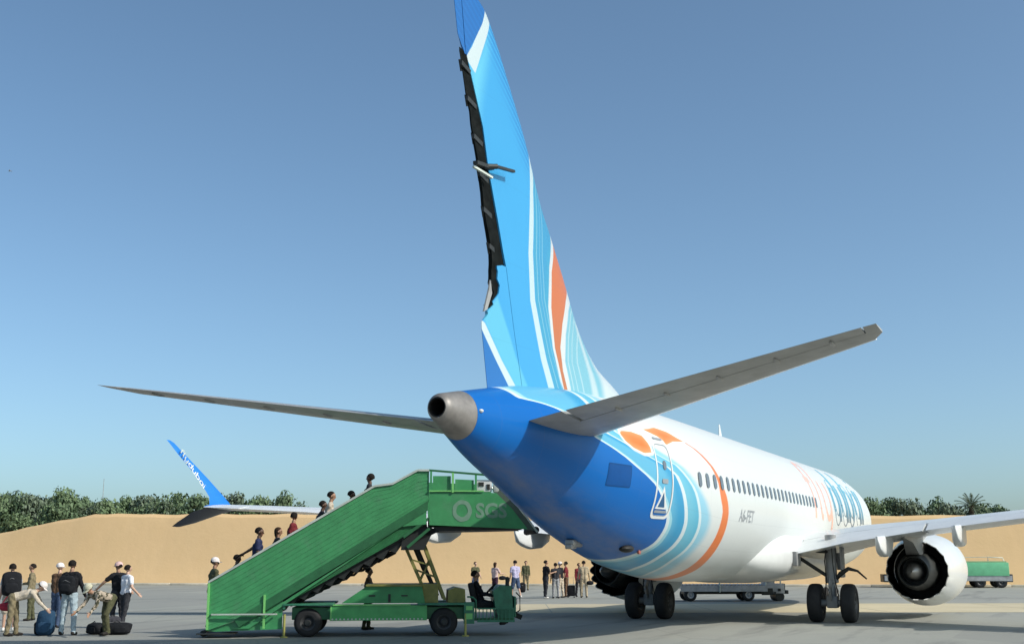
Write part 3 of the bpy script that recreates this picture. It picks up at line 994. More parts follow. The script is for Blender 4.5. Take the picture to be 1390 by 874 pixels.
def fin_material():
    k = NT('fin_livery')
    def inside(nm, w=.012, off=0.0):
        return k.rng(k.attr('f_'+nm), off+w, off-w, 0, 1, True)
    def soft(nm, a=.25, b=-.25, mx=1.0):
        return k.rng(k.attr('f_'+nm), a, b, 0, mx, True)
    sky_ = (0.030, 0.265, 0.53)
    c = k.mix(k.rng(k.noise(.35, 2), .3, .7, 0, 1), sky_, (0.035, 0.285, 0.55))
    # fine diagonal pinstripes along the upper leading edge
    sx = k.n('ShaderNodeSeparateXYZ'); k.l(k.tc.outputs['Object'], sx.inputs[0])
    mth = k.n('ShaderNodeMath', operation='MULTIPLY_ADD'); k.l(sx.outputs[0], mth.inputs[0]); mth.inputs[1].default_value = .55; k.l(sx.outputs[2], mth.inputs[2])
    fr = k.n('ShaderNodeMath', operation='FRACT'); k.l(k.rng(mth.outputs[0], 0, .16, 0, 1, clamp=False), fr.inputs[0])
    pin = k.rng(fr.outputs[0], .35, .5, 0, 1, True)
    near = k.rng(k.attr('f_dle'), .25, 1.05, 1, 0, True)
    hi = k.rng(sx.outputs[2], 9.2, 10.0, 0, 1, True)
    m1 = k.n('ShaderNodeMath', operation='MULTIPLY'); k.l(pin, m1.inputs[0]); k.l(near, m1.inputs[1])
    m2 = k.n('ShaderNodeMath', operation='MULTIPLY'); k.l(m1.outputs[0], m2.inputs[0]); k.l(hi, m2.inputs[1])
    c = k.mix(soft('cyan', .06, -.5, .95), c, (0.105, 0.435, 0.58))
    c = k.mix(k.rng(m2.outputs[0], 0, 1, 0, .75), c, (0.012, 0.16, 0.42))
    c = k.mix(inside('topwhite'), c, (0.46, 0.54, 0.55))
    c = k.mix(inside('topblue'), c, (0.006, 0.115, 0.37))
    m3 = k.n('ShaderNodeMath', operation='MULTIPLY'); k.l(pin, m3.inputs[0]); k.l(inside('topblue'), m3.inputs[1])
    c = k.mix(k.rng(m3.outputs[0], 0, 1, 0, .5), c, (0.005, 0.09, 0.30))
    c = k.mix(inside('S1r'), c, (0.038, 0.265, 0.42))
    c = k.mix(soft('S1r', -.10, -.32, .6), c, (0.030, 0.23, 0.43))
    # thin pale echoes that follow the main white stripe
    def echo(nm, d, w):
        q = k.n('ShaderNodeMath', operation='COMPARE'); k.l(k.attr('f_'+nm), q.inputs[0]); q.inputs[1].default_value = d; q.inputs[2].default_value = w
        return q.outputs[0]
    for d_, w_, mx_ in ((.16, .018, .55), (.31, .012, .5), (.44, .022, .45)):
        e_ = k.n('ShaderNodeMath', operation='MULTIPLY'); k.l(echo('S1', d_, w_), e_.inputs[0]); k.l(inside('S1r'), e_.inputs[1])
        c = k.mix(k.rng(e_.outputs[0], 0, 1, 0, mx_), c, (0.24, 0.46, 0.52))
    c = k.mix(inside('S1'), c, (0.42, 0.53, 0.55))
    c = k.mix(inside('LC'), c, (0.16, 0.385, 0.46))
    for d_, w_, mx_ in ((.14, .03, .6), (.34, .02, .6), (.62, .035, .6)):
        e_ = k.n('ShaderNodeMath', operation='MULTIPLY'); k.l(echo('OW', d_, w_), e_.inputs[0]); k.l(inside('LC'), e_.inputs[1])
        c = k.mix(k.rng(e_.outputs[0], 0, 1, 0, mx_), c, (0.38, 0.52, 0.54))
    c = k.mix(soft('LCw1', .10, -.10, .9), c, (0.42, 0.52, 0.53))
    c = k.mix(soft('LCw2', .25, -.20, .95), c, (0.50, 0.55, 0.55))
    c = k.mix(inside('OW', .03), c, (0.52, 0.54, 0.53))
    c = k.mix(inside('O'), c, k.mix(k.rng(sx.outputs[2], 5.2, 7.2, 0, 1), (0.40, 0.13, 0.035), (0.50, 0.125, 0.012)))
    c = k.mix(inside('LCy', .05), c, (0.085, 0.38, 0.54))
    c = k.mix(inside('LS', .015), c, (0.46, 0.55, 0.57))
    c = k.mix(inside('RLb'), c, (0.005, 0.115, 0.36))
    # rivet rows and skin joints
    fz = k.n('ShaderNodeMath', operation='FRACT'); k.l(k.rng(sx.outputs[2], 0, 1.55, .2, 1.2, clamp=False), fz.inputs[0])
    c = k.mix(k.rng(fz.outputs[0], 0, .012, .14, 0), c, (0.02, 0.1, 0.2))
    k.col(c)
    k.bump(k.noise(1.1, 2), .05, .04)
    return k.fin(.34, 0, .5, .3)
finm = fin_material()
def fin_piece(name, zs, s0, s1, nx, m=finm, close=True, scale=1.0, parent=air):
    """both skins between s0(z) and s1(z), closed at the rear"""
    rows, ss_, zz_ = [], [], []
    for z in zs:
        a, b = float(s0(z)), float(s1(z))
        x = np.linspace(0, 1, nx)
        x = x**1.5 if name == 'fin' else x
        s = a+(b-a)*x
        y = np.maximum(fin_y(s, z, scale), .004)
        if name == 'fin': y[0] = 0.0
        P = np.concatenate([np.stack([-s, -y, 0*s+z], 1), np.stack([-s, y, 0*s+z], 1)[::-1]])
        rows.append(P)
        ss_.append(np.concatenate([s, s[::-1]])); zz_.append(np.full(2*nx, z))
    ss_, zz_ = np.array(ss_), np.array(zz_)
    return apart(grid_mesh(name, rows, m, True, parent, fin_attrs(ss_, zz_) if m is finm else None, caps=True, angle=35))
zs = np.concatenate([np.linspace(4.62, 12.30, 210), [12.33, 12.36]])
fin = fin_piece('fin', zs, il, lambda z: np.interp(z, FT_Z+[11.2, 12.36], FT_S+[38.20, 38.42]), 96)
# what is left of the rudder, above and below the tear
upz = np.concatenate([np.linspace(11.06, 11.40, 9), np.linspace(11.45, 12.32, 16)])
top_te = lambda z: np.interp(z, [11.06, 11.12, 11.20, 11.30, 11.36, 12.36], [38.22, 38.26, 38.34, 38.42, 38.475, 38.72])
o = fin_piece('rudder', upz, lambda z: np.interp(z, [11.06, 11.16, 12.36], [38.17, 38.215, 38.435]), top_te, 10)
o['label'] = 'torn upper stub of the rudder'
loz = np.concatenate([np.linspace(4.74, 6.12, 26), np.linspace(6.16, 7.34, 24)])
lo_te = lambda z: np.interp(z, [4.74, 4.81, 6.02, 6.13, 6.30, 6.36, 6.52, 6.56, 6.76, 6.95, 7.02, 7.20, 7.28, 7.34], [37.15, 37.17, 37.44, 37.45, 37.22, 37.26, 37.04, 37.09, 36.86, 36.82, 36.92, 36.90, 36.97, 36.74])
o = fin_piece('rudder', loz, lambda z: ifx(z)+.015, lo_te, 20)
o['label'] = 'blue lower stub of the rudder with a jagged broken top'
# the open bay behind the fin spar: web, ribs and bent hinge fittings
bz = np.linspace(6.45, 11.12, 60)
bay_te = lambda z: np.interp(z, [6.45, 6.6, 6.76, 6.92, 7.03, 7.3, 7.5, 8.07, 9.15, 9.5, 11.05, 11.12], [37.32, 37.10, 37.0, 37.16, 37.10, 37.07, 37.10, 37.33, 37.62, 37.78, 38.42, 38.42])
jit = np.interp(bz, bz[::3], RNG.normal(0, .018, len(bz[::3])))
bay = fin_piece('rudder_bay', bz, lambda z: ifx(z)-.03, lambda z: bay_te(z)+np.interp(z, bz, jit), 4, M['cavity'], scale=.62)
for z in (7.6, 8.25, 8.9, 9.55, 10.2, 10.8):
    mb = MB(); s = float(bay_te(z))
    mb.bar(S(s-.30, -.02, z-.04), S(s+.06, -.02, z+.02), .05, .09)
    mb.bar(S(s-.05, .02, z-.1), S(s+.03, .02, z+.1), .03, .05)
    apart(mb.build('hinge_fitting', M['dark'], air))
mb = MB()
mb.bar(S(37.92, -.10, 9.02), S(37.30, -.14, 9.09), .10, .07); mb.bar(S(37.35, -.24, 9.10), S(36.66, -.30, 9.20), .06, .05)
mb.tube(S(37.55, -.10, 9.06), S(37.33, -.26, 9.10), .05)
apart(mb.build('bent_hinge_arm', M['dark'], air))
mb = MB(); mb.bar(S(37.92, -.06, 8.95), S(37.42, -.20, 8.86), .05, .04); apart(mb.build('hinge_strut', M['rail'], air))
mb = MB()  # shredded skin edge hanging under the break
mb.add([S(37.12, -.03, 6.98), S(37.22, -.05, 6.80), S(37.42, -.04, 6.32), S(37.30, -.05, 6.38), S(37.12, -.06, 6.72),
        S(37.12, .0, 6.98), S(37.22, -.02, 6.80), S(37.42, -.01, 6.32), S(37.30, -.02, 6.38), S(37.12, -.03, 6.72)],
       [(0, 1, 4), (1, 2, 3), (1, 3, 4), (5, 9, 6), (6, 8, 7), (6, 9, 8), (0, 5, 6, 1), (1, 6, 7, 2), (2, 7, 8, 3), (3, 8, 9, 4), (4, 9, 5, 0)])
apart(mb.build('torn_skin', M['grey'], air, smooth=False))

# wings
WY = [0.8, 1.9, 3.54, 5.8, 8.36, 13.4, 16.0, 17.0]
WLE = [12.6, 13.75, 15.05, 16.75, 18.05, 20.6, 21.9, 22.45]
WTE = [20.6, 20.6, 20.6, 20.62, 21.46, 23.13, 24.0, 24.3]
WZT = [1.80, 1.97, 2.32, 2.65, 2.92, 3.40, 3.55, 3.60]
def wing(sg):
    secs = []
    for y, a, b, zt_ in zip(WY, WLE, WTE, WZT):
        inc = np.interp(y, [1, 6, 17], [R(2.6), R(2.2), R(0.3)])
        c = b-a
        th = np.interp(y, [1, 6, 17], [.135, .115, .10])
        secs.append((np.array([-a, sg*y, zt_+c*math.sin(inc)]), np.array([-c, 0, -c*math.sin(inc)]), np.array([0, 0, 1.0]), th, .018))
    apart(lift_part('wing', interp_secs(secs, np.linspace(0, 7, 29)), M['wing'], air, .0, .715, n=22))
    apart(lift_part('flap', interp_secs(secs, np.linspace(1.02, 2.93, 7)), M['wing'], air, .722, 1.0, n=10))
    apart(lift_part('flap', interp_secs(secs, np.linspace(2.97, 4.75, 7)), M['wing'], air, .722, 1.0, n=10))
    apart(lift_part('aileron', interp_secs(secs, np.linspace(4.78, 5.9, 5)), M['wing'], air, .722, 1.0, n=10))
    apart(lift_part('wing_tip_edge', interp_secs(secs, [5.93, 6.5, 7]), M['wing'], air, .715, 1.0, n=10))
    # flap track fairings
    for y in (4.5, 6.6, 9.6):
        i = np.interp(y, WY, range(8)); P, c, nn, t, cm = interp_secs(secs, [i])[0]
        te = P+c
        big = .86 if y < 8 else 1.0
        mb = MB()
        st = [(-2.4, .05, .02), (-2.0, .24, .20), (-1.2, .34, .30), (-.4, .34, .29), (.25, .28, .24), (.75, .20, .15), (1.0, .04, .05)]
        rows = []
        for dx, hh, ww in st:
            hh *= big; ww *= big
            topz = te[2]+.10+(-dx if dx < 0 else -dx*.9)*.045
            ring = []
            for k in range(14):
                a = 2*math.pi*k/14
                zc = math.cos(a); yc = math.sin(a)
                z = topz-hh+hh*(1 if zc > 0 else 1.15)*(abs(zc)**.42)*(1 if zc > 0 else -1)
                ring.append((te[0]-dx*big, te[1]+ww*(abs(yc)**.42)*(1 if yc > 0 else -1)*.62, z-.05))
            rows.append(ring)
        apart(grid_mesh('flap_fairing', rows, M['wing'], True, air, caps=True, angle=50))
    # split winglet
    base = secs[-1]
    nr0 = np.array([0, 0, 1.0])
    up_secs = []
    for f, y, z, le, te in ((0, 17.0, 3.63, 22.48, 24.25), (.06, 17.22, 3.72, 22.52, 23.70), (.14, 17.36, 3.98, 22.70, 23.55), (.4, 17.55, 4.62, 23.45, 23.98), (.75, 17.74, 5.35, 24.42, 24.80), (.95, 17.85, 5.74, 24.92, 25.18), (1, 17.88, 5.82, 25.10, 25.27)):
        a = R(np.interp(f, [0, .06, .14, 1], [10, 45, 72, 76]))
        up_secs.append((np.array([-le, sg*y, z]), np.array([-(te-le), 0, 0]), np.array([0, -sg*math.sin(a), math.cos(a)]), .075, 0))
    wl = apart(lift_part('winglet', up_secs, M['bluewl'], air, 0, 1, n=12)); wl['label'] = 'blue upper winglet blade with white lettering'
    dn = []
    for y, z, le, te in ((17.0, 3.58, 22.55, 24.2), (17.3, 3.42, 23.0, 24.5), (17.72, 3.10, 23.8, 24.7), (17.9, 2.96, 24.35, 24.75)):
        dn.append((np.array([-le, sg*y, z]), np.array([-(te-le), 0, 0]), np.array([0, sg*.45, .89]), .07, 0))
    apart(lift_part('winglet_strake', dn, M['darkwl'], air, 0, 1, n=12))
    if sg > 0:   # lettering reads down the inner face
        A, Bv = np.array([-24.78, 17.71, 5.48]), np.array([-23.72, 17.48, 4.25])
        dx = (Bv-A); Lw = np.linalg.norm(dx); dx /= Lw
        nrm = np.array([0, -math.sin(R(75)), math.cos(R(75))])
        ch = np.array([1.0, 0, 0]); ch = ch-dx*(ch@dx); ch /= np.linalg.norm(ch)
        tot = sum(GLY[c][1]+.16 for c in 'flydubai')
        ksc = Lw/tot
        def fm(x, y, lev):
            p = A+dx*x*ksc+ch*(y-.45)*ksc*.52
            # stand clear of the blade: find its skin
            return p+nrm*(.042+.002*lev)
        word('flydubai', fm, .20, 'winglet_letter', [M['rail']]*3+[M['white']]*5, wl, .16)
        for c_ in list(wl.children):
            c_.location = (0, 0, 0)
wing(-1); wing(1)

# belly fairing
rows = []
for s in np.linspace(12.2, 23.2, 34):
    f = min(1, (s-12.2)/2.2, (23.2-s)/2.8); f = math.sin(max(f, .0)*math.pi/2)**.7
    ring = []
    for k in range(40):
        a = 2*math.pi*k/40
        y, z = math.sin(a), math.cos(a)
        e = .62
        ring.append((-s, (1.2+.78*f)*abs(y)**e*(1 if y > 0 else -1), 1.98+(.42+.42*f)*abs(z)**.75*(1 if z > 0 else -1)))
    rows.append(ring)
apart(grid_mesh('belly_fairing', rows, M['white'], True, air, caps=True, angle=50))

# engines
nac = mat('nacelle_white', (0.60, 0.61, 0.60), .3, var=.06, scale=1.5, coat=.2)
def engine(sg):
    y0, z0 = sg*5.0, 1.47
    org = S(12.0, y0, z0)
    ax = (-1, 0, 0)
    N = 108
    prof = [(0.12, .86), (.04, .93), (0, .99), (.05, 1.05), (.3, 1.13), (.9, 1.20), (1.8, 1.21), (2.9, 1.17), (3.8, 1.07), (4.5, .965)]
    vs, fs = [], []
    P = list(prof)
    def ring(t, r, chev=0.0):
        for k in range(N):
            a = 2*math.pi*k/N
            ph = (k % 6)
            dt = chev*math.sin(math.pi*ph/6)
            squash = .95 if math.cos(a) < 0 else 1.0
            vs.append((org.x-(t+dt), y0+r*math.sin(a), z0+r*math.cos(a)*squash))
    for t, r in P: ring(t, r)
    ring(4.60, .93, .36)
    ring(4.58, .905, .35)
    n_out = len(P)+1
    ring(4.3, .925); ring(3.2, .90)
    rows = len(vs)//N
    F0, F1 = [], []
    for i in range(rows-1):
        for k in range(N):
            f = (i*N+k, i*N+(k+1) % N, (i+1)*N+(k+1) % N, (i+1)*N+k)
            (F0 if i < n_out else F1).append(f)
    me = bpy.data.meshes.new('nacelle')
    me.from_pydata(vs, [], F0+F1)
    me.materials.append(nac); me.materials.append(M['soot'])
    for i, p in enumerate(me.polygons):
        p.material_index = 0 if i < len(F0) else 1
        p.use_smooth = True
    bm = bmesh.new(); bm.from_mesh(me); bmesh.ops.recalc_face_normals(bm, faces=bm.faces)
    for e in bm.edges:
        if len(e.link_faces) == 2 and e.calc_face_angle(0) > R(40): e.smooth = False
    bm.to_mesh(me); bm.free()
    apart(link('nacelle', me, air))
    mb = MB(); mb.lathe([(.55, .02), (.7, .16), (1.0, .25), (1.02, .86), (1.1, .86)], org, ax, 36); apart(mb.build('fan', M['dark'], air))
    mb = MB(); mb.lathe([(3.1, .90), (3.15, .55), (3.5, .60), (4.3, .62), (4.9, .585), (5.3, .52), (5.75, .445), (5.73, .41), (5.2, .44), (4.9, .42)], org, ax, 40)
    apart(mb.build('core_cowl', M['tailmetal'] if False else M['dark'], air))
    mb = MB(); mb.lathe([(4.9, .44), (4.95, .30), (5.4, .29), (5.75, .23), (6.1, .12), (6.25, .02)], org, ax, 30); apart(mb.build('exhaust_cone', M['steel'], air))
    # pylon
    rows = []
    for s, zt_, zb_, w in ((12.9, z0+1.14, z0+1.0, .03), (13.6, z0+1.34, z0+.9, .13), (15.0, z0+1.48, z0+.6, .20), (16.6, 2.72, z0+.52, .22), (17.6, 2.70, z0+.50, .20), (18.6, 2.72, z0+.86, .14), (19.6, 2.72, 2.45, .03)):
        rows.append([(-s, y0-w, zt_), (-s, y0+w, zt_), (-s, y0+w, zb_), (-s, y0-w, zb_)])
    apart(grid_mesh('pylon', rows, M['grey'], True, air, caps=True, angle=30))
engine(-1); engine(1)

# landing gear
tyre_prof = [(-.20, .30), (-.205, .40), (-.20, .47), (-.165, .535), (-.11, .56), (0, .566), (.11, .56), (.165, .535), (.20, .47), (.205, .40), (.20, .30)]
rim_prof = [(-.19, .02), (-.14, .10), (-.10, .18), (-.17, .24), (-.19, .305), (.19, .305), (.17, .24), (.10, .18), (.14, .10), (.19, .02)]
tm_ = MB().lathe(tyre_prof+[(.17, .30), (-.17, .30)], (0, 0, 0), (0, 1, 0), 36).mesh('tyre', M['black'])
rm_ = MB().lathe(rim_prof, (0, 0, 0), (0, 1, 0), 24).mesh('rim', M['grey'])
def wheel(y, s, sc, parent):
    w = link('wheel', None, parent, None)
    return w
for sg in (-1, 1):
    y = sg*2.86
    for dy in (-.485, .485):
        wmb = MB().lathe(rim_prof, S(19.6, y+dy, .566), (0, 1, 0), 24)
        w = apart(wmb.build('wheel', M['rimdark'], air))
        tb_ = MB().lathe(tyre_prof+[(.17, .30), (-.17, .30)], S(19.6, y+dy, .566), (0, 1, 0), 40)
        tb_.build('tyre', M['black'], w)
    mb = MB()
    mb.tube(S(19.6, y-.36, .566), S(19.6, y+.36, .566), .10, n=12)
    mb.tube(S(19.6, y, .50), S(19.6, y, 1.25), .105, n=14); mb.tube(S(19.6, y, 1.15), S(19.45, y, 2.55), .16, .17, n=14)
    mb.box(S(19.6, y, .60), (.32, .34, .36), bev=.06); mb.box(S(19.55, y, 1.25), (.34, .36, .22), bev=.05)
    apart(mb.build('gear_strut', M['grey'], air))
    mb = MB(); mb.bar(S(19.78, y, .70), S(20.0, y, .98), .05, .22); mb.bar(S(20.0, y, .98), S(19.76, y, 1.26), .05, .22); apart(mb.build('torque_link', M['grey'], air))
    mb = MB(); mb.tube(S(19.6, y+.05*-sg, 1.30), S(19.7, sg*1.75, 2.02), .055, n=10); mb.tube(S(19.6, y, 2.05), S(19.7, sg*1.95, 2.12), .05, n=10); apart(mb.build('side_brace', M['dark'], air))
    mb = MB(); mb.box(S(19.35, y+sg*.30, 1.78), (.62, .035, .95), bev=.015); mb.box(S(19.35, y+sg*.22, 1.78), (.08, .16, .5)); apart(mb.build('gear_door', M['grey'], air))
    mb = MB(); mb.path([S(19.62, y+sg*.10, 1.22), S(19.75, y+sg*.30, 1.42), S(19.85, y+sg*.55, 1.57), S(19.8, y+sg*.80, 1.50), S(19.78, y+sg*1.05, 1.27)], [.05, .075, .06, .035, .02], 8); apart(mb.build('brake_hose', M['dark'], air))
    mb = MB(); mb.path([S(19.8, y+.06, 2.3), S(19.83, y+.14, 1.8), S(19.8, y+.12, 1.3), S(19.72, y+.18, .8)], .018, 6); mb.path([S(19.8, y-.08, 2.3), S(19.84, y-.1, 1.7), S(19.8, y-.14, 1.2), S(19.72, y-.2, .75)], .015, 6); apart(mb.build('hydraulic_line', M['black'], air))
    mb = MB(); mb.box(S(20.45, sg*2.02, 1.86), (.55, .14, .42), bev=.03); apart(mb.build('flap_drive_fairing', M['grey'], air))
# nose gear
for dy in (-.2, .2):
    w = apart(MB().lathe([(-.09, .02), (-.09, .17), (.09, .17), (.09, .02)], S(4.0, dy, .34), (0, 1, 0), 20).build('wheel', M['grey'], air))
    MB().lathe([(-.09, .17), (-.10, .26), (-.06, .33), (0, .342), (.06, .33), (.10, .26), (.09, .17)], S(4.0, dy, .34), (0, 1, 0), 28).build('tyre', M['black'], w)
mb = MB(); mb.tube(S(4, -.2, .34), S(4, .2, .34), .05); mb.tube(S(4, 0, .34), S(4.1, 0, 1.6), .075); mb.bar(S(4.1, 0, .9), S(3.2, 0, 1.6), .06); apart(mb.build('nose_gear_strut', M['grey'], air))
# ================================================================ PASSENGER STAIRS TRUCK
TA = 0.435+R(5)
TRZ = math.atan2(-math.cos(TA), math.sin(TA))       # local x runs towards the aircraft, local y away from the camera
TG = Vector((-31.624, 7.610, 0))
def tw(x, y, z):
    return TG+Matrix.Rotation(TRZ, 3, 'Z') @ Vector((x, y, z))
st = thing('passenger_stairs', 'green mobile passenger stairs truck standing at the tail of the airliner', 'boarding stairs', TG, TRZ)
W = 2.35
up_l = [(-2.42, 1.30), (1.56, 3.64), (2.01, 3.70), (2.63, 4.04), (2.92, 4.04)]
lo_l = [(-2.42, .17), (-1.70, .42), (2.90, 3.26), (2.92, 3.26)]
def upz_(x): return float(np.interp(x, [p[0] for p in up_l], [p[1] for p in up_l]))
def loz_(x): return float(np.interp(x, [p[0] for p in lo_l], [p[1] for p in lo_l]))
for side in (0, 1):
    y0, y1 = (0, .05) if side == 0 else (W-.05, W)
    n = 10
    xs = [-2.42, -2.0, -1.7, -.8, .2, 1.0, 1.56, 2.01, 2.63, 2.92]
    for b in range(n):
        f0, f1 = b/n+.0018, (b+1)/n-.0018
        yy = y0-.006*(b % 2) if side == 0 else y0
        mb = MB()
        lo = [(x, loz_(x)+(upz_(x)-loz_(x))*f0) for x in xs]
        hi = [(x, loz_(x)+(upz_(x)-loz_(x))*f1) for x in xs]
        mb.prism(lo+hi[::-1], yy, yy+.05)
        mb.build('side_board', M['green'], st, smooth=False)
    mb = MB(); mb.prism([(x, loz_(x)+.02) for x in xs]+[(x, upz_(x)-.02) for x in xs[::-1]], y0+.056 if side == 0 else y0-.03, y0+.08 if side == 0 else y0-.006); mb.build('panel_backing', M['green'], st, smooth=False)
    yo = -.04 if side == 0 else W-.02
    mb = MB()
    for a, b in zip(up_l, up_l[1:]):
        mb.bar((a[0], yo+.03, a[1]+.02), (b[0], yo+.03, b[1]+.02), .075, .05)
    mb.build('handrail', M['rail'], st, smooth=False)
    # main beam along the flight and the brighter stringer below it
    mb = MB(); mb.prism([(-1.76, .43), (2.90, 3.30), (2.90, 3.06), (-1.64, .26)], yo+.01, yo+.07); mb.build('side_beam', M['green_dk'], st, smooth=False)
    mb = MB(); mb.prism([(-1.80, .22), (-1.55, .24), (2.86, 3.04), (2.86, 2.72), (2.24, 2.66), (-1.40, .22)], yo+.03, yo+.09); mb.build('stringer', M['green'], st, smooth=False)
# bottom apron of the flight
mb = MB(); mb.prism([(-2.42, .17), (-1.7, .42), (-.75, .98), (-.62, .98), (-.62, .20), (-2.2, .15)], .06, .10); mb.build('lower_skirt', M['green'], st, smooth=False)
mb = MB()
for x in (-2.40, -1.05):
    mb = MB(); mb.box((x, -.03, .75 if x < -2 else .62), (.05, .05, 1.1 if x < -2 else .8)); mb.build('side_post', M['green_lt'], st, smooth=False)
mb = MB(); mb.bar((-2.3, -.10, .56), (-.75, -.10, .56), .035); mb.bar((-2.3, -.08, .56), (-2.3, .0, .56), .03); mb.bar((-.75, -.08, .56), (-.75, .0, .56), .03); mb.build('bumper_bar', M['rail'], st, smooth=False)
mb = MB(); mb.box((-2.2, .3, .10), (.9, .7, .03)); mb.tube((-2.52, .2, .10), (-2.52, W-.2, .10), .08, n=10); mb.build('foot_ramp', M['dark'], st)
# steps: tread, riser and the saw-toothed soffit below
NS = 16
for i in range(NS):
    x = -2.20+5.05*i/NS; z = .50+(2.92-.50)*i/(NS-1)
    mb = MB(); mb.box((x+.16, W/2, z), (.35, W-.30, .04)); mb.box((x+.32, W/2, z-.03+.08), (.025, W-.30, .18))
    mb.prism([(x-.02, z-.03), (x+.33, z-.03), (x+.37, z-.34), (x+.20, z-.58), (x-.06, z-.48)], .20, W-.20) if z > 1.0 else None
    mb.build('step', M['dark'], st, smooth=False)
mb = MB(); mb.prism([(-1.3, .60), (2.3, 2.62), (2.3, 2.36), (-.4, .88), (-1.0, .50)], .12, W-.12); mb.build('soffit', M['dark'], st, smooth=False)
# hoses slung under the flight
mb = MB()
for q in range(5):
    pts = []
    for j in range(13):
        x = -.4+2.5*j/12
        pts.append((x, .35+.3*q, .86+1.27*j/12-.06+.07*math.sin(j*1.9+q*2)))
    mb.path(pts, .035, 6)
mb.build('hose_bundle', M['black'], st)
# platform
mb = MB(); mb.box((4.15, W/2, 2.88), (2.4, W-.12, .10)); mb.build('platform_floor', M['green_dk'], st, smooth=False)
mb = MB(); mb.prism([(2.94, 2.70), (2.94, 3.52), (3.52, 3.54), (4.52, 3.50), (4.62, 3.50), (5.02, 3.10), (5.40, 2.62), (5.40, 2.60)], -.02, .04)
mb.build('platform_side', M['green'], st, smooth=False)
mb = MB(); mb.prism([(2.94, 2.70), (2.94, 3.9), (4.5, 3.85), (5.4, 2.6)], W-.04, W); mb.build('platform_side', M['green'], st, smooth=False)
mb = MB(); mb.prism([(3.02, 3.55), (3.02, 3.92), (3.47, 3.92), (3.47, 3.56)], .0, .03); mb.prism([(3.58, 3.56), (3.58, 3.84), (4.05, 3.82), (4.05, 3.54)], .0, .03); mb.build('guard_panel', M['green'], st, smooth=False)
mb = MB()
mb.bar((2.92, -.02, 4.06), (4.60, -.02, 3.93), .05)
mb.build('guard_rail', M['green_dk'], st, smooth=False)
mb = MB(); mb.bar((2.92, -.045, 3.54), (4.3, -.045, 3.545), .03); mb.build('guard_trim', M['green_lt'], st, smooth=False)
for x in (2.97, 3.52, 4.10):
    mb = MB(); mb.bar((x, -.02, 3.5), (x, -.02, 4.04-.07*(x-2.9)), .05 if x != 3.52 else .10, .05); mb.build('guard_post', M['green_lt'] if x == 3.52 else M['green'], st, smooth=False)
mb = MB(); mb.box((4.30, .10, 3.68), (.42, .12, .30), bev=.02); mb.build('control_box', M['white'], st)
mb = MB(); mb.box((4.24, .03, 3.72), (.13, .02, .10)); mb.box((4.42, .03, 3.65), (.08, .02, .14)); mb.build('control_face', M['dark'], st, smooth=False)
mb = MB(); mb.box((4.62, .08, 3.62), (.16, .2, .22), bev=.05); mb.build('lamp_housing', M['rail'], st)
# folding bumper and canopy edge facing the hull
mb = MB(); mb.prism([(4.60, 3.50), (5.02, 3.08), (5.42, 2.58), (5.62, 2.56), (5.15, 3.16), (4.70, 3.60)], -.01, .10); mb.build('bumper_gusset', mat('bumper_grey_green', (0.07, .10, .075), .6), st, smooth=False)
mb = MB(); mb.path([(4.66, .0, 3.78), (4.9, .0, 3.52), (5.3, .0, 3.02), (5.66, .0, 2.52)], .028, 6); mb.build('canopy_frame', M['rail'], st); mb = MB(); mb.path([(4.66, W, 3.78), (5.3, W, 3.02), (5.66, W, 2.52)], .028, 6); mb.build('canopy_frame', M['rail'], st)
mb = MB(); mb.tube((5.62, .0, 2.58), (5.62, W, 2.58), .09, n=12); mb.build('rubber_bumper', M['black'], st)
mb = MB(); mb.prism([(2.3, 2.62), (2.24, 2.10), (2.82, 2.10), (3.1, 2.66), (5.3, 2.66), (5.3, 2.60), (3.2, 2.55), (2.95, 2.66)], .14, W-.14); mb.build('platform_underframe', M['dark'], st, smooth=False)
mb = MB(); mb.bar((2.30, .02, 2.40), (2.92, .02, 2.86), .05, .07); mb.bar((2.4, .05, 2.15), (2.95, .05, 2.62), .05, .07); mb.build('knee_brace', M['green_dk'], st, smooth=False)
# lettering and ring emblem on the platform side
V, F = text_mesh('SGS', .50, .016)
mb = MB(); mb.add([(4.10+v[0]*.95, -.027, 2.89+v[1]) for v in V], F); mb.build('lettering', M['palegreen'], st, smooth=False)
mb = MB(); N = 40
ro = [.245+.004*math.cos(7*2*math.pi*i/N) for i in range(N)]
ri = [.145+.004*math.cos(5*2*math.pi*i/N+1) for i in range(N)]
vs = [(3.76+ro[i]*math.cos(2*math.pi*i/N), -.027, 3.05+ro[i]*1.1*math.sin(2*math.pi*i/N)) for i in range(N)]
vs += [(3.755+ri[i]*math.cos(2*math.pi*i/N), -.027, 3.06+ri[i]*1.1*math.sin(2*math.pi*i/N)) for i in range(N)]
mb.add(vs, [(i, (i+1) % N, N+(i+1) % N, N+i) for i in range(N)]); mb.build('emblem', M['palegreen'], st, smooth=False)
# chassis
mb = MB(); mb.box((1.75, W/2, .56), (4.3, W-.35, .30), bev=.02); mb.build('chassis', M['green_dk'], st, smooth=False)
mb = MB(); mb.box((1.72, .06, .57), (2.38, .06, .36), bev=.01); mb.build('chassis_skirt', mat('skirt_green', (0.075, .36, .105), .45, var=.25), st, smooth=False)
mb = MB(); mb.bar((.55, .02, .765), (2.5, .02, .765), .03); mb.box((.56, .025, .58), (.03, .02, .36)); mb.build('skirt_edge', M['green_lt'], st, smooth=False)
hole = MB(); hole.tube((0, 0, 0), (0, .02, 0), .022, n=8); hme = hole.mesh('skirt_hole', M['rail'])
for i in range(24):
    link('skirt_hole', hme, st, (.60+.095*i, .022, .425))
mb = MB(); mb.box((.0, .42, .775), (1.22, .9, .05), bev=.015); mb.box((-.58, .2, .72), (.06, .4, .1)); mb.build('mudguard', M['teal'], st)
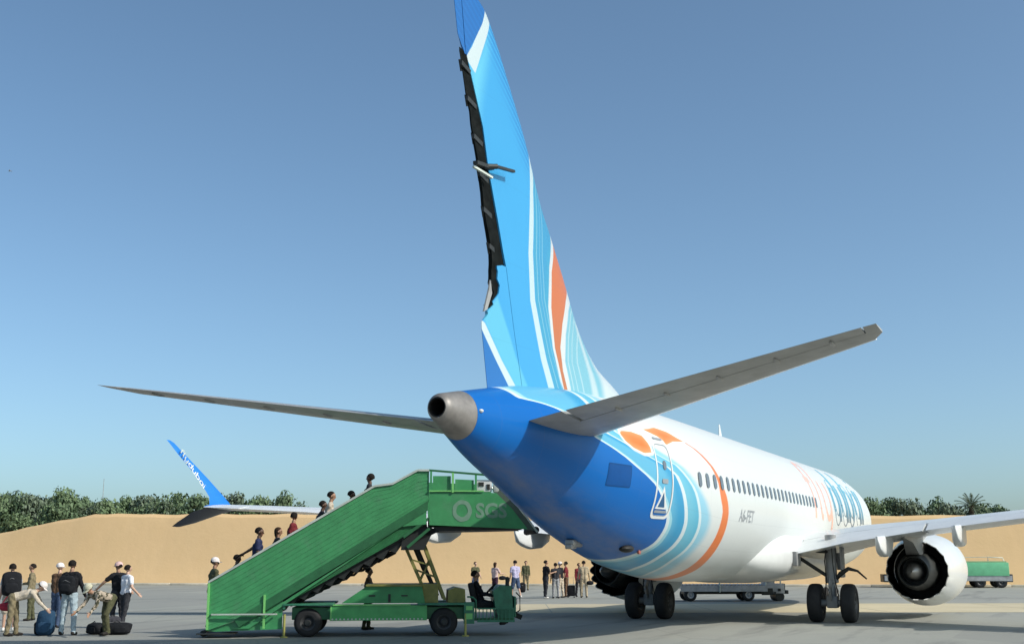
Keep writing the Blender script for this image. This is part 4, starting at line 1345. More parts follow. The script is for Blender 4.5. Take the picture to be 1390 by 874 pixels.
mb = MB(); mb.box((3.30, .42, .775), (1.25, .9, .05), bev=.015); mb.build('mudguard', M['teal'], st)
mb = MB(); mb.box((.0, W-.42, .775), (1.22, .8, .05), bev=.015); mb.box((3.3, W-.42, .775), (1.22, .8, .05), bev=.015); mb.build('mudguard', M['teal'], st)
sc_t = .345/.566
for x in (0.0, 3.33):
    for y in (.22, W-.22):
        w = MB().lathe([(a*.8, r*sc_t) for a, r in rim_prof], (x, y, .345), (0, 1, 0), 20).build('wheel', M['rimdark'], st)
        MB().lathe([(a*.8, r*sc_t) for a, r in tyre_prof+[(.17, .30), (-.17, .30)]], (x, y, .345), (0, 1, 0), 32).build('tyre', M['black'], w)
        hb = MB(); yy = y-.17 if y < 1 else y+.17
        hb.tube((x, yy, .345), (x, yy+(.05 if y > 1 else -.03), .345), .07, n=10); hb.build('hub', M['dark'], w)
# engine housing with a sloped nose
mb = MB(); mb.prism([(.80, .80), (1.40, 1.20), (2.78, 1.20), (2.86, .80)], .16, 1.9); mb.build('engine_cover', mat('cover_green', (0.04, .24, .08), .45, var=.3), st, smooth=False)
mb = MB(); mb.box((2.10, 1.0, 1.225), (1.42, 1.8, .05), bev=.012); mb.build('cover_lid', M['olive'], st)
mb = MB()
for x0 in (1.55, 2.35): mb.box((x0, .15, .98), (.16, .02, .035))
mb.box((1.98, .15, .92), (.06, .02, .20)); mb.build('cover_latch', M['dark'], st, smooth=False)
# scissor struts that carry the flight
for y in (.42, W-.5):
    for (a, b) in (((2.36, 2.16), (2.98, .80)), ((2.82, 2.24), (3.36, .86))):
        mb = MB(); mb.bar((a[0], y, a[1]), (b[0], y, b[1]), .10, .08); mb.build('lift_strut', M['olive'], st, smooth=False)
    mb = MB()
    mb.bar((2.52, y+.03, 1.85), (3.02, y+.03, 1.70), .04); mb.bar((2.62, y+.03, 1.60), (3.12, y+.03, 1.42), .04); mb.bar((2.75, y+.03, 1.35), (2.98, y+.03, 1.86), .04)
    mb.build('strut_brace', M['olive'], st, smooth=False)
mb = MB(); mb.tube((2.62, .8, 2.14), (3.18, .8, .95), .055); mb.tube((2.62, .8, 2.14), (2.86, .8, 1.6), .08); mb.build('lift_ram', M['dark'], st)
mb = MB(); mb.box((2.99, 1.15, 1.0), (.40, 1.7, .52), bev=.02); mb.build('strut_mount', M['olive'], st, smooth=False)
mb = MB(); mb.prism([(3.42, .74), (3.44, 1.10), (3.62, 1.17), (3.86, 1.12), (3.88, .74)], .3, 1.7); mb.build('battery_box', M['olive'], st, smooth=False)
# open driving position
mb = MB(); mb.box((4.08, .75, .98), (.14, .5, .60), R and Matrix.Rotation(-.22, 3, 'Y'), .05); mb.box((4.32, .75, .72), (.5, .5, .14), None, .05); mb.build('driver_seat', M['black'], st)
mb = MB(); mb.prism([(4.62, .62), (4.55, 1.08), (4.72, 1.22), (5.02, 1.20), (5.06, .42), (4.7, .42)], .12, 1.5); mb.build('dashboard', M['teal'], st, smooth=False)
mb = MB(); mb.lathe([(0, .16), (.02, .175), (.04, .16), (.02, .145), (0, .16)], (4.56, .75, 1.12), Vector((-.7, 0, .7)), 20); mb.tube((4.57, .75, 1.13), (4.72, .75, 1.0), .02, n=6); mb.build('steering_wheel', M['black'], st)
mb = MB(); mb.box((4.46, .85, .40), (1.25, 1.5, .06)); mb.build('cab_floor', M['green_dk'], st, smooth=False)
mb = MB(); mb.box((3.95, .06, .56), (.26, .16, .52), bev=.015); mb.build('jack_box', M['teal'], st, smooth=False)
mb = MB(); mb.box((3.95, -.025, .68), (.16, .02, .10)); mb.box((3.95, -.025, .48), (.16, .02, .14)); mb.build('jack_plate', M['green_lt'], st, smooth=False)
for x in (3.86, -.56):
    mb = MB(); mb.tube((x, .0, .02), (x, .0, .55), .03, n=8); mb.tube((x, .0, .0), (x, .0, .03), .09, n=12); mb.build('jack_leg', mat('jack_yellow', (.35, .33, .08), .5), st)
mb = MB(); mb.bar((4.15, .03, .66), (5.08, .03, .66), .035); mb.bar((4.15, .03, .36), (5.08, .03, .36), .05); mb.build('step_rail', M['teal'], st, smooth=False)
gb = MB(); gb.box((0, 0, 0), (.022, .022, .32)); gme = gb.mesh('guard_bar', M['teal'], False)
for i in range(10):
    link('guard_bar', gme, st, (4.2+.095*i, .03, .51))
mb = MB(); mb.path([(4.12, .06, .40), (4.12, .06, .86), (4.05, .06, .93), (3.9, .06, .95)], .025, 6); mb.build('grab_rail', M['teal'], st)
mb = MB(); mb.box((5.10, .85, .70), (.05, 1.5, .5), bev=.02); mb.build('front_panel', M['teal'], st, smooth=False)
mb = MB(); mb.tube((4.92, .3, 1.2), (4.92, .3, 1.36), .05, n=10); mb.sphere((4.92, .3, 1.38), (.06, .06, .05), 10, 6); mb.build('warning_lamp', M['dark'], st)
mb = MB(); mb.path([(5.12, .1, 1.05), (5.22, .1, .95), (5.22, .1, .62), (5.12, .1, .55)], .018, 6); mb.build('front_handle', M['dark'], st)
mb = MB(); mb.bar((5.1, .5, .5), (5.3, .5, .42), .09, .12); mb.build('tow_hook', M['black'], st, smooth=False)
for y in (.3, 1.4):
    mb = MB(); mb.tube((5.12, y, .82), (5.16, y, .82), .08, n=14); mb.build('headlight', M['rail'], st)
# ================================================================ PEOPLE
CLOTH = {}
def cloth(name, c, pat=None):
    if name not in CLOTH:
        k = NT('cloth_'+name)
        nz = k.rng(k.noise(9, 4), .3, .7, .78, 1.12)
        b = k.mix(1.0, c, nz, 'MULTIPLY')
        if pat:
            b = k.mix(k.rng(k.noise(14, 2), .48, .56, 0, 1), b, pat)
        k.col(b)
        k.bump(k.noise(14, 3), .35, .02)
        CLOTH[name] = k.fin(.85, 0, .2)
    return CLOTH[name]
SKIN = {'light': mat('skin_light', (.50, .31, .22), .55, var=.08), 'mid': mat('skin_mid', (.34, .19, .12), .55, var=.08), 'dark': mat('skin_dark', (.11, .058, .036), .55, var=.08)}
EYE = mat('eye_dark', (.02, .015, .012), .3)
LIP = mat('lip', (.30, .10, .085), .5)
HAIR = {'black': mat('hair_black', (.016, .013, .011), .85, spec=.15, scale=30, var=.5), 'brown': mat('hair_brown', (.045, .026, .015), .85, spec=.15, scale=30, var=.5)}

def capsule(mb, a, b, ra, rb, n=10, flat=1.0):
    """rounded tapered limb, closed"""
    a, b = Vector(a), Vector(b)
    d = b-a
    q = (d if d.length > 1e-5 else Vector((0, 0, 1))).to_track_quat('Z', 'Y').to_matrix()
    rings = []
    for t in (-88, -55, -20): rings.append((a, ra*math.sin(R(t)), ra*math.cos(R(t))))
    for t in (20, 55, 88): rings.append((b, rb*math.sin(R(t)), rb*math.cos(R(t))))
    vs = []
    for p, h, r in rings:
        for i in range(n):
            t = 2*math.pi*i/n
            vs.append(p+q @ Vector((r*math.cos(t), r*flat*math.sin(t), h)))
    m = len(rings)
    fs = [(i*n+k, i*n+(k+1) % n, (i+1)*n+(k+1) % n, (i+1)*n+k) for i in range(m-1) for k in range(n)]
    fs += [tuple(range(n))[::-1], tuple(range((m-1)*n, m*n))]
    mb.add(vs, fs)

def person(loc, head, h, label, shirt, legs, skin='mid', hair='black', cap=None, pose=None, group=None, sleeve='short', shorts=False, shoe='shoe_dark', vox=.014, long_hair=False, category='person'):
    P = dict(lean=2, turn=0, nod=0, ll=(3, 4), lr=(-4, 4), al=(5, 8, 12), ar=(5, 8, 12), spread=5)
    P.update(pose or {})
    k = h/1.75
    lean = R(P['lean'])
    pel = Vector((0, 0, .93))*k
    up_ = Vector((math.sin(lean), 0, math.cos(lean)))
    fwd = Vector((math.cos(lean), 0, -math.sin(lean)))
    left = Vector((0, 1, 0))
    C = []   # (a, b, ra, rb, tag)
    BULK = dict(shirt=1.17, legs=1.2, skin=1.0)
    def c(a, b, ra, rb, tag, flat=1.0):
        q = BULK.get(tag, 1.05)
        C.append((Vector(a), Vector(b), ra*k*q, rb*k*q, tag, flat))
    waist, chest, sh = pel+up_*.16*k, pel+up_*.36*k, pel+up_*.49*k
    neck = pel+up_*.54*k
    # torso: pairs of side by side volumes so that it is wider than deep
    for s in (-1, 1):
        c(pel+left*s*.075*k, pel+left*s*.075*k+up_*.02*k, .105, .105, 'legs')
        c(pel+left*s*.065*k+up_*.04*k, waist+left*s*.060*k, .108, .100, 'shirt')
        c(waist+left*s*.060*k, chest+left*s*.080*k, .100, .112, 'shirt')
        c(chest+left*s*.080*k, sh+left*s*.12*k, .110, .070, 'shirt')
        c(sh+left*s*.02*k, sh+left*s*.165*k-up_*.01*k, .075, .066, 'shirt')
    nd = lean*.35-R(P['nod'])
    hu = Vector((math.sin(nd), 0, math.cos(nd)))
    hf = Vector((math.cos(nd), 0, -math.sin(nd)))
    hf = Matrix.Rotation(R(P['turn']), 3, hu) @ hf
    hl = hu.cross(hf)
    hc = neck+hu*.175*k
    c(sh+up_*.0*k, neck+hu*.07*k, .058, .054, 'skin')
    c(hc+hf*-.018*k+hu*.035*k, hc+hf*.022*k+hu*.03*k, .088, .084, 'skin')
    c(hc+hf*.03*k-hu*.02*k, hc+hf*.038*k-hu*.070*k, .068, .042, 'skin')
    c(hc+hf*.098*k+hu*.015*k, hc+hf*.112*k-hu*.018*k, .011, .015, 'skin')
    for s in (-1, 1):
        c(hc+hl*s*.086*k+hu*.01*k, hc+hl*s*.090*k-hu*.02*k, .018, .013, 'skin')
        c(hc+hl*s*.033*k+hf*.088*k+hu*.025*k, hc+hl*s*.035*k+hf*.088*k+hu*.025*k, .014, .014, 'eye')
    c(hc-hl*.018*k+hf*.082*k-hu*.052*k, hc+hl*.018*k+hf*.082*k-hu*.052*k, .011, .011, 'lip')
    # legs
    sole = []
    for s, (a, b) in ((1, P['ll']), (-1, P['lr'])):
        sp = R(P['spread'])
        hip = pel+left*s*.09*k
        d1 = Vector((math.sin(R(a)), s*math.sin(sp)*.6, -math.cos(R(a))))
        d2 = Vector((math.sin(R(a-b)), s*math.sin(sp)*.3, -math.cos(R(a-b))))
        kn = hip+d1.normalized()*.435*k
        an = kn+d2.normalized()*.415*k
        c(hip, kn, .098, .066, 'legs')
        c(kn, an, .064 if not shorts else .055, .052 if not shorts else .040, 'skin' if shorts else 'legs')
        if shorts: c(hip, kn+(hip-kn)*.1, .10, .084, 'legs')
        if a-b < -40 or P.get('sit'):
            td = Vector((math.cos(R(a-b)), 0, math.sin(R(a-b))))
        else:
            td = Vector((1, .12*s, -.05))
        c(an-Vector((.03, 0, .025))*k, an+td*.14*k-Vector((0, 0, .04))*k, .046, .036, 'shoe')
        c(an+Vector((-.035, 0, -.035))*k, an+td*.06*k-Vector((0, 0, .045))*k, .044, .042, 'shoe')
        sole.append(an.z-.087*k)
    # arms and hands
    for s, (f, ab, e) in ((1, P['al']), (-1, P['ar'])):
        shd = sh+left*s*.185*k-up_*.01*k
        d1 = Vector((math.sin(R(f))*math.cos(R(ab)), s*math.sin(R(ab)), -math.cos(R(f))*math.cos(R(ab))))
        ab2 = ab*.5
        d2 = Vector((math.sin(R(f+e))*math.cos(R(ab2)), s*math.sin(R(ab2)), -math.cos(R(f+e))*math.cos(R(ab2))))
        el = shd+d1*.285*k; wr = el+d2*.245*k
        c(shd, el, .058, .044, 'shirt' if sleeve == 'long' else 'skin')
        if sleeve == 'short': c(shd, shd.lerp(el, .55), .064, .062, 'shirt')
        c(el, wr, .044, .032, 'shirt' if sleeve == 'long' else 'skin')
        pd = d2
        side = pd.cross(Vector((0, s, .2))).normalized()
        if side.x < 0: side = -side
        nrm = pd.cross(side).normalized()
        pm = wr+pd*.085*k
        c(wr, wr+pd*.03*k, .027, .030, 'skin')
        for j, o_ in enumerate((-.028, -.009, .010, .028)):
            c(wr+pd*.02*k+side*o_*.7*k, pm+side*o_*k, .015, .013, 'skin')
            L = (.060, .074, .070, .052)[j]*k
            k1 = pm+side*o_*1.1*k+pd*L*.55+nrm*-s*.010*k
            c(pm+side*o_*k, k1, .0105, .0095, 'skin')
            c(k1, k1+pd*L*.45+nrm*-s*.020*k, .0095, .008, 'skin')
        th = wr+pd*.025*k+side*.028*k
        t1 = th+(pd*.6+side*.8).normalized()*.045*k
        c(th, t1, .013, .011, 'skin'); c(t1, t1+(pd*.9+side*.3).normalized()*.032*k, .011, .009, 'skin')
    mb = MB()
    for a, b, ra, rb, tag, fl in C: capsule(mb, a, b, ra, rb, 10, fl)
    zmin = min(sole) if not P.get('sit') else 0.0
    me = bpy.data.meshes.new('body')
    me.from_pydata(mb.v, [], mb.f)
    tmp = bpy.data.objects.new('body', me)
    COL.objects.link(tmp)
    md = tmp.modifiers.new('r', 'REMESH'); md.mode = 'VOXEL'; md.voxel_size = vox; md.adaptivity = 0
    ms = tmp.modifiers.new('s', 'SMOOTH'); ms.iterations = 2; ms.factor = .4
    bpy.context.view_layer.update()
    body = bpy.data.meshes.new_from_object(tmp.evaluated_get(bpy.context.evaluated_depsgraph_get()))
    bpy.data.objects.remove(tmp)
    tags = ['skin', 'shirt', 'legs', 'shoe', 'eye', 'lip']
    for m in (SKIN[skin], CLOTH[shirt], CLOTH[legs], CLOTH[shoe], EYE, LIP): body.materials.append(m)
    n = len(body.polygons)
    cen = np.empty(n*3, np.float32); body.polygons.foreach_get('center', cen); cen = cen.reshape(-1, 3).astype(float)
    # cloth folds: push the clothed skin in and out a little
    nv = len(body.vertices)
    vco = np.empty(nv*3, np.float32); body.vertices.foreach_get('co', vco); vco = vco.reshape(-1, 3).astype(float)
    vno = np.empty(nv*3, np.float32); body.vertices.foreach_get('normal', vno); vno = vno.reshape(-1, 3)
    dsk = np.full(nv, 1e9); dcl = np.full(nv, 1e9)
    for a, b, ra, rb, tag, fl in C:
        a_, d_ = np.array(a), np.array(b-a)
        t = np.clip(((vco-a_)@d_)/max(d_@d_, 1e-9), 0, 1)
        q = np.linalg.norm(vco-a_-t[:, None]*d_, axis=1)-(ra+(rb-ra)*t)
        if tag in ('shirt', 'legs'): dcl = np.minimum(dcl, q)
        else: dsk = np.minimum(dsk, q)
    m_ = np.clip((dsk-dcl)/.03, 0, 1)
    ph_ = RNG.uniform(0, 6, 6)
    x_, y_, z_ = vco.T
    fold = np.sin(34*z_+16*y_+5*np.sin(9*x_+ph_[0])+ph_[1])*.5+np.sin(52*z_-21*x_+4*np.sin(14*y_+ph_[2])+ph_[3])*.35+np.sin(23*z_+30*x_+ph_[4])*.4
    vco += vno*(fold*.0085*m_)[:, None]
    body.vertices.foreach_set('co', vco.astype(np.float32).ravel())
    best = np.full(n, 1e9); idx = np.zeros(n, np.int32)
    for a, b, ra, rb, tag, fl in C:
        a_, d_ = np.array(a), np.array(b-a)
        t = np.clip(((cen-a_)@d_)/max(d_@d_, 1e-9), 0, 1)
        q = np.linalg.norm(cen-a_-t[:, None]*d_, axis=1)-(ra+(rb-ra)*t)
        if tag in ('shirt', 'legs'): q -= .004
        if tag in ('eye', 'lip'): q -= .004
        u = q < best
        best[u] = q[u]; idx[u] = tags.index(tag)
    body.polygons.foreach_set('material_index', idx)
    body.polygons.foreach_set('use_smooth', np.ones(n, bool))
    root = thing('person', label, category, loc, head, group)
    off = Vector((0, 0, -zmin)) if not P.get('sit') else Vector((0, 0, 0))
    o = link('body', body, root, off)
    # hair
    if hair:
        hb = MB()
        Rm = Matrix((hf, hl, hu)).transposed()
        n_, m_ = 16, 10
        vs = []
        for i in range(m_+1):
            th_ = math.pi*i/m_
            for j in range(n_):
                p = 2*math.pi*j/n_
                x, y, z = math.sin(th_)*math.cos(p), math.sin(th_)*math.sin(p), math.cos(th_)
                r = .102
                low = -.35 if not long_hair else -2.0
                if x > .35 and z < .45: z2 = .45+(z-.45)*.15; x2 = x*.80
                else: z2, x2 = z, x
                if x <= .35: z2 = max(z2, low) if not long_hair else (z2 if z2 > 0 else z2*2.1)
                if long_hair and z2 < -.6: x2 = min(x2, -.25)
                vs.append(hc+Rm @ (Vector((x2*r*1.06-.012, y*r*.95, z2*r*1.05+.03))*k))
        fs = [(i*n_+j, (i+1)*n_+j, (i+1)*n_+(j+1) % n_, i*n_+(j+1) % n_) for i in range(m_) for j in range(n_)]
        hb.add(vs, fs)
        hm = hb.build('hair', HAIR[hair], root); hm.location = off
    if cap:
        cb = MB(); Rm = Matrix((hf, hl, hu)).transposed()
        cb.lathe([(-.01, .112*k), (.03, .113*k), (.075, .095*k), (.105, .055*k), (.118, .002)], hc+hu*.035*k, hu, 20)
        vs = []
        for rr_, zz in ((.095, 0), (.19, -.018)):
            for j in range(9):
                a = R(-62+124*j/8)
                vs.append(hc+hu*.032*k+(hf*math.cos(a)*rr_+hl*math.sin(a)*(.095 if rr_ < .1 else .105))*k+hu*zz*k)
        vs2 = [v+hu*.010*k for v in vs]
        fs = [(j, j+1, 10+j, 9+j) for j in range(8)]
        nn = len(vs)
        fs2 = [tuple(i+nn for i in f)[::-1] for f in fs]
        rim = list(range(9))+list(range(17, 8, -1))
        fs3 = [(rim[i], rim[(i+1) % 18], rim[(i+1) % 18]+nn, rim[i]+nn) for i in range(18)]
        cb.add(vs+vs2, fs+fs2+fs3)
        cm = cb.build('cap', CLOTH[cap], root); cm.location = off
    return root

for n_, c_, p_ in (('black', (.013, .013, .016), None), ('charcoal', (.035, .036, .042), None), ('navy', (.028, .034, .085), None),
                   ('white', (.72, .72, .75), None), ('cream', (.50, .43, .34), None), ('beige', (.42, .34, .23), None), ('khaki', (.20, .165, .10), None),
                   ('camo', (.42, .35, .27), (.05, .05, .03)), ('jeans_pale', (.36, .44, .48), None), ('jeans', (.06, .09, .16), None),
                   ('olive', (.085, .085, .045), None), ('red', (.16, .022, .028), None), ('grey', (.30, .30, .31), None), ('lilac', (.45, .42, .58), None),
                   ('pinkish', (.55, .40, .38), None), ('shoe_dark', (.03, .026, .024), None), ('shoe_white', (.70, .68, .64), None), ('plum', (.05, .022, .04), None), ('brown', (.13, .075, .045), None),
                   ('capwhite', (.72, .66, .63), None), ('cappink', (.62, .42, .40), None), ('capolive', (.50, .48, .36), None)):
    cloth(n_, c_, p_)
RIGHT, AWAY, LEFT, TOWARD = YAW-math.pi/2, YAW, YAW+math.pi/2, YAW+math.pi
GL = 'passengers gathered by the luggage at the left'
person((-32.75, 16.35, 0), AWAY+.4, 1.74, 'person at the far left edge in cream shorts wearing a big black backpack', 'grey', 'cream', 'light', 'black', None, dict(lean=4, ll=(4, 4), lr=(-6, 4), al=(-10, 10, 20), ar=(10, 8, 30)), GL, 'short', True, 'shoe_white', .013)
person((-28.3, 20.3, 0), LEFT+.3, 1.72, 'person in khaki standing alone far behind the group at the left', 'khaki', 'olive', 'mid', 'black', None, dict(ar=(25, 5, 60)), GL, 'long', vox=.016)
person((-34.15, 14.72, 0), RIGHT+.2, 1.76, 'person bending over the blue backpack, in cream top and khaki trousers', 'cream', 'khaki', 'light', 'black', 'capwhite', dict(lean=76, nod=-16, ll=(9, 6), lr=(-3, 5), al=(30, 4, 12), ar=(38, 4, 10)), GL, 'long', False, 'shoe_dark', .013)
person((-33.3, 13.7, 0), AWAY-.05, 1.83, 'person seen from behind in black jacket and pale blue jeans', 'black', 'jeans_pale', 'mid', 'black', None, dict(lean=3, spread=12, ll=(3, 3), lr=(-3, 3), al=(4, 16, 30), ar=(4, 18, 25)), GL, 'long', False, 'shoe_dark', .013)
person((-30.9, 16.55, 0), AWAY-.3, 1.74, 'person with pale cap half hidden behind the one in black jacket', 'brown', 'jeans', 'light', None, 'capwhite', dict(), GL, 'long', False, vox=.016)
person((-33.1, 12.55, 0), TOWARD-.6, 1.74, 'person stooping in patterned cream top with pale cap between jeans and black bags', 'camo', 'olive', 'mid', 'black', 'capolive', dict(lean=78, nod=-14, ll=(24, 34), lr=(8, 20), al=(22, 10, 24), ar=(30, 6, 20)), GL, 'long', False, 'shoe_dark', .013)
person((-30.42, 14.80, 0), AWAY+.9, 1.77, 'person in black shirt and pinkish cap reaching out to the left', 'black', 'charcoal', 'mid', 'black', 'cappink', dict(lean=4, al=(38, 34, 8), ar=(5, 10, 30)), GL, 'short', False, 'shoe_dark', .014)
person((-30.55, 14.4, 0), AWAY-.7, 1.70, 'person in loose white T-shirt, dark trousers and white shoes', 'white', 'charcoal', 'light', 'black', None, dict(lean=3, ar=(-6, 24, 50), al=(12, 8, 50), ll=(6, 8), lr=(-8, 6)), GL, 'short', False, 'shoe_white', .014)
# climbing the stairs
def on_step(x, y, dz=0):
    i = max(0, min(NS-1, (x+2.20)/5.05*NS))
    p = tw(x, y, .52+(2.92-.50)*int(i)/(NS-1)+dz)
    return (p.x, p.y, p.z)
GS = 'passengers climbing the green stairs'
UPH = TRZ
climb = dict(lean=8, ll=(34, 46), lr=(-2, 6), al=(20, 6, 30), ar=(-12, 6, 25))
person(tuple(tw(-2.55, 1.45, .16)), UPH+.4, 1.72, 'person in white cap and olive jacket at the foot of the stairs', 'olive', 'khaki', 'mid', 'black', 'capwhite', dict(lean=4), GS, 'long', vox=.015)
person(on_step(-2.0, 1.25, -.13), UPH, 1.58, 'person at the foot of the stairs with only a dark head showing', 'charcoal', 'black', 'dark', 'black', None, climb, GS, vox=.016)
person(on_step(-1.42, .95), UPH, 1.80, 'person in navy T-shirt on the stairs with one arm stretched out behind', 'navy', 'jeans', 'dark', 'black', None, dict(climb, lean=6, al=(-52, 30, -8), ar=(4, 8, 25), turn=0), GS, 'short', vox=.014)
person(on_step(-1.02, 1.55), UPH, 1.66, 'long-haired person on the stairs beside the one in navy T-shirt', 'charcoal', 'black', 'mid', 'brown', None, climb, GS, vox=.015, long_hair=True)
person(on_step(-.58, 1.0), UPH-.1, 1.70, 'person on the stairs looking back, in red and white top', 'red', 'jeans', 'mid', 'black', None, dict(climb, turn=70), GS, vox=.014)
person(on_step(.06, 1.35), UPH, 1.70, 'person on the stairs carrying a dark bag, lower of the three close together', 'charcoal', 'black', 'dark', 'black', None, dict(climb, lean=14), GS, vox=.015)
person(on_step(.36, .85), UPH, 1.74, 'person on the stairs in cream top, middle of the three close together', 'cream', 'khaki', 'mid', 'black', None, climb, GS, 'long', vox=.014)
person(on_step(.86, 1.2), UPH, 1.62, 'dark-haired person on the stairs, upper of the three close together', 'charcoal', 'jeans', 'dark', 'black', None, climb, GS, vox=.015)
person(on_step(1.34, .9), UPH, 1.72, 'person nearest the top of the stairs in dark top, head against the sky', 'charcoal', 'black', 'dark', 'black', None, dict(climb, turn=160), GS, 'long', vox=.014)
# crew about the stairs truck
person(tuple(tw(1.36, 2.95, 0)), RIGHT, 1.62, 'person standing behind the stairs truck, seen beneath the flight', 'brown', 'olive', 'mid', 'black', None, dict(), None, 'long', vox=.016)
dp = tw(4.28, .75, -.13)
person(tuple(dp), TRZ, 1.70, 'driver in dark clothes sitting in the open cab of the stairs truck', 'black', 'charcoal', 'mid', 'black', None, dict(sit=True, lean=-14, ll=(82, 62), lr=(78, 60), al=(38, 8, 42), ar=(34, 8, 46)), None, 'long', vox=.015)
# group waiting far beyond the tail
GF = 'passengers waiting on the apron beyond the tail'
person((2.77, 20.33, 0), TOWARD+.5, 1.70, 'person in sleeveless dark top, leftmost of those waiting beyond the tail', 'olive', 'jeans', 'light', 'brown', None, dict(al=(10, 10, 20)), GF, 'short', True, vox=.018)
person((-.39, 17.6, 0), RIGHT+.9, 1.68, 'long-haired person in pinkish top and plum skirt with a dark bag', 'pinkish', 'plum', 'light', 'brown', None, dict(ar=(30, 10, 60)), GF, 'short', False, vox=.018, long_hair=True)
person((-3.17, 15.15, 0), AWAY+.5, 1.80, 'person in pale T-shirt and navy shorts carrying a backpack by hand', 'lilac', 'jeans', 'light', 'black', None, dict(lean=5, ll=(14, 10), lr=(-12, 14)), GF, 'short', True, 'shoe_white', vox=.017)
person((10.9, 20.96, 0), TOWARD, 1.74, 'person in olive clothes just right of the one in pale T-shirt', 'olive', 'khaki', 'mid', 'black', None, dict(), GF, 'long', vox=.018)
person((-2.62, 13.80, 0), RIGHT+.5, 1.78, 'person in black T-shirt with folded arms and white shoes beyond the tail', 'black', 'charcoal', 'mid', 'black', None, dict(al=(25, 0, 75), ar=(25, 0, 80)), GF, 'short', False, 'shoe_white', vox=.017)
person((-2.2, 13.45, 0), AWAY+.2, 1.66, 'person in grey trousers right beside the one with folded arms', 'charcoal', 'grey', 'mid', 'black', None, dict(), GF, 'short', vox=.018)
person((-1.35, 13.55, 0), LEFT-.6, 1.70, 'person in black top, white cap and cream trousers among those beyond the tail', 'black', 'cream', 'light', 'black', 'capwhite', dict(al=(20, 5, 60)), GF, 'short', vox=.017)
person((-.15, 13.74, 0), LEFT-.2, 1.72, 'person in dark red top beside the small upright suitcase', 'red', 'brown', 'mid', 'black', None, dict(), GF, 'short', vox=.018)
person((.45, 13.3, 0), TOWARD+.4, 1.64, 'person in dark red shirt, right one of the two in red', 'red', 'charcoal', 'mid', 'brown', None, dict(), GF, 'long', vox=.018)
person((-.91, 12.49, 0), AWAY, 1.76, 'person in beige coat and trousers, rightmost of those waiting beyond the tail', 'beige', 'beige', 'mid', 'black', None, dict(al=(3, 14, 10), ar=(3, 14, 10)), GF, 'long', vox=.017)

# ================================================================ LUGGAGE
def pillow(mb, c, size, e=.55, lump=.05, seed=0, n=22, m=14):
    """soft stuffed shape: a rounded box with sags and bulges"""
    rr = np.random.default_rng(seed)
    ph = rr.uniform(0, 6.28, 6)
    vs = []
    sg_ = lambda v, p: math.copysign(abs(v)**p, v)
    for a in range(m+1):
        th = math.pi*a/m-math.pi/2
        for b in range(n):
            f = 2*math.pi*b/n
            x = sg_(math.cos(th), e)*sg_(math.cos(f), e); y = sg_(math.cos(th), e)*sg_(math.sin(f), e); z = sg_(math.sin(th), e)
            q = 1+lump*(math.sin(3*f+ph[0]+2*z)+.7*math.sin(5*th+ph[1]+2*f)+.5*math.sin(7*f-4*z+ph[2]))
            vs.append(Vector(c)+Vector((x*size[0]/2*q, y*size[1]/2*q, z*size[2]/2*(1+.4*(q-1)))))
    fs = [(a*n+b, a*n+(b+1) % n, (a+1)*n+(b+1) % n, (a+1)*n+b) for a in range(m) for b in range(n)]
    mb.add(vs, fs)
BAGN = [0]
def backpack(loc, rz, w, h, d, m, label, group=None, tilt=0.0, trim=None):
    t = thing('backpack', label, 'backpack', loc, rz, group)
    BAGN[0] += 1
    mb = MB(); pillow(mb, (0, 0, h/2), (d, w, h), .55, .035, BAGN[0]); mb.build('bag', m, t, angle=75)
    mb = MB(); pillow(mb, (-d*.48, 0, h*.33), (d*.34, w*.70, h*.44), .6, .03, BAGN[0]+9); mb.build('front_pocket', m, t, angle=75)
    mb = MB(); mb.path([(-d*.40, -w*.33, h*.62), (-d*.50, 0, h*.74), (-d*.40, w*.33, h*.62)], .008, 5); mb.build('zip', M['hubpale'], t)
    mb = MB(); mb.path([(0, -.04, h*.97), (-.02, -.03, h*1.04), (-.02, .03, h*1.04), (0, .04, h*.97)], .012, 6); mb.build('top_handle', trim or M['black'], t)
    for s in (-1, 1):
        mb = MB(); mb.path([(d*.40, s*w*.28, h*.88), (d*.8, s*w*.33, h*.7), (d*.75, s*w*.33, h*.35), (d*.38, s*w*.30, h*.14)], .02, 6); mb.build('strap', trim or M['black'], t)
    return t
bagblue = cloth('bag_blue', (.022, .06, .115)); bagblk = cloth('bag_black', (.012, .013, .016)); bagwht = cloth('bag_white', (.6, .6, .62)); bagred = cloth('bag_red', (.35, .03, .05))
backpack((-33.6, 14.14, 0), AWAY, .44, .62, .30, bagblue, 'big dark blue backpack standing on the ground at the left')
backpack((-33.5, 14.42, 0), AWAY+.3, .30, .34, .24, bagblk, 'small black bag leaning on the left of the blue backpack')
p = Vector((-32.75, 16.35, .92))+Matrix.Rotation(AWAY+.4, 3, 'Z') @ Vector((-.27, 0, 0))
backpack(p, AWAY+.4, .50, .64, .40, bagblk, 'bulging black backpack worn by the person at the far left edge')
p = Vector((-33.3, 13.7, 1.02))+Matrix.Rotation(AWAY-.05, 3, 'Z') @ Vector((-.24, 0, 0))
backpack(p, AWAY-.05, .40, .46, .22, bagblk, 'black backpack on the back of the person in pale jeans')
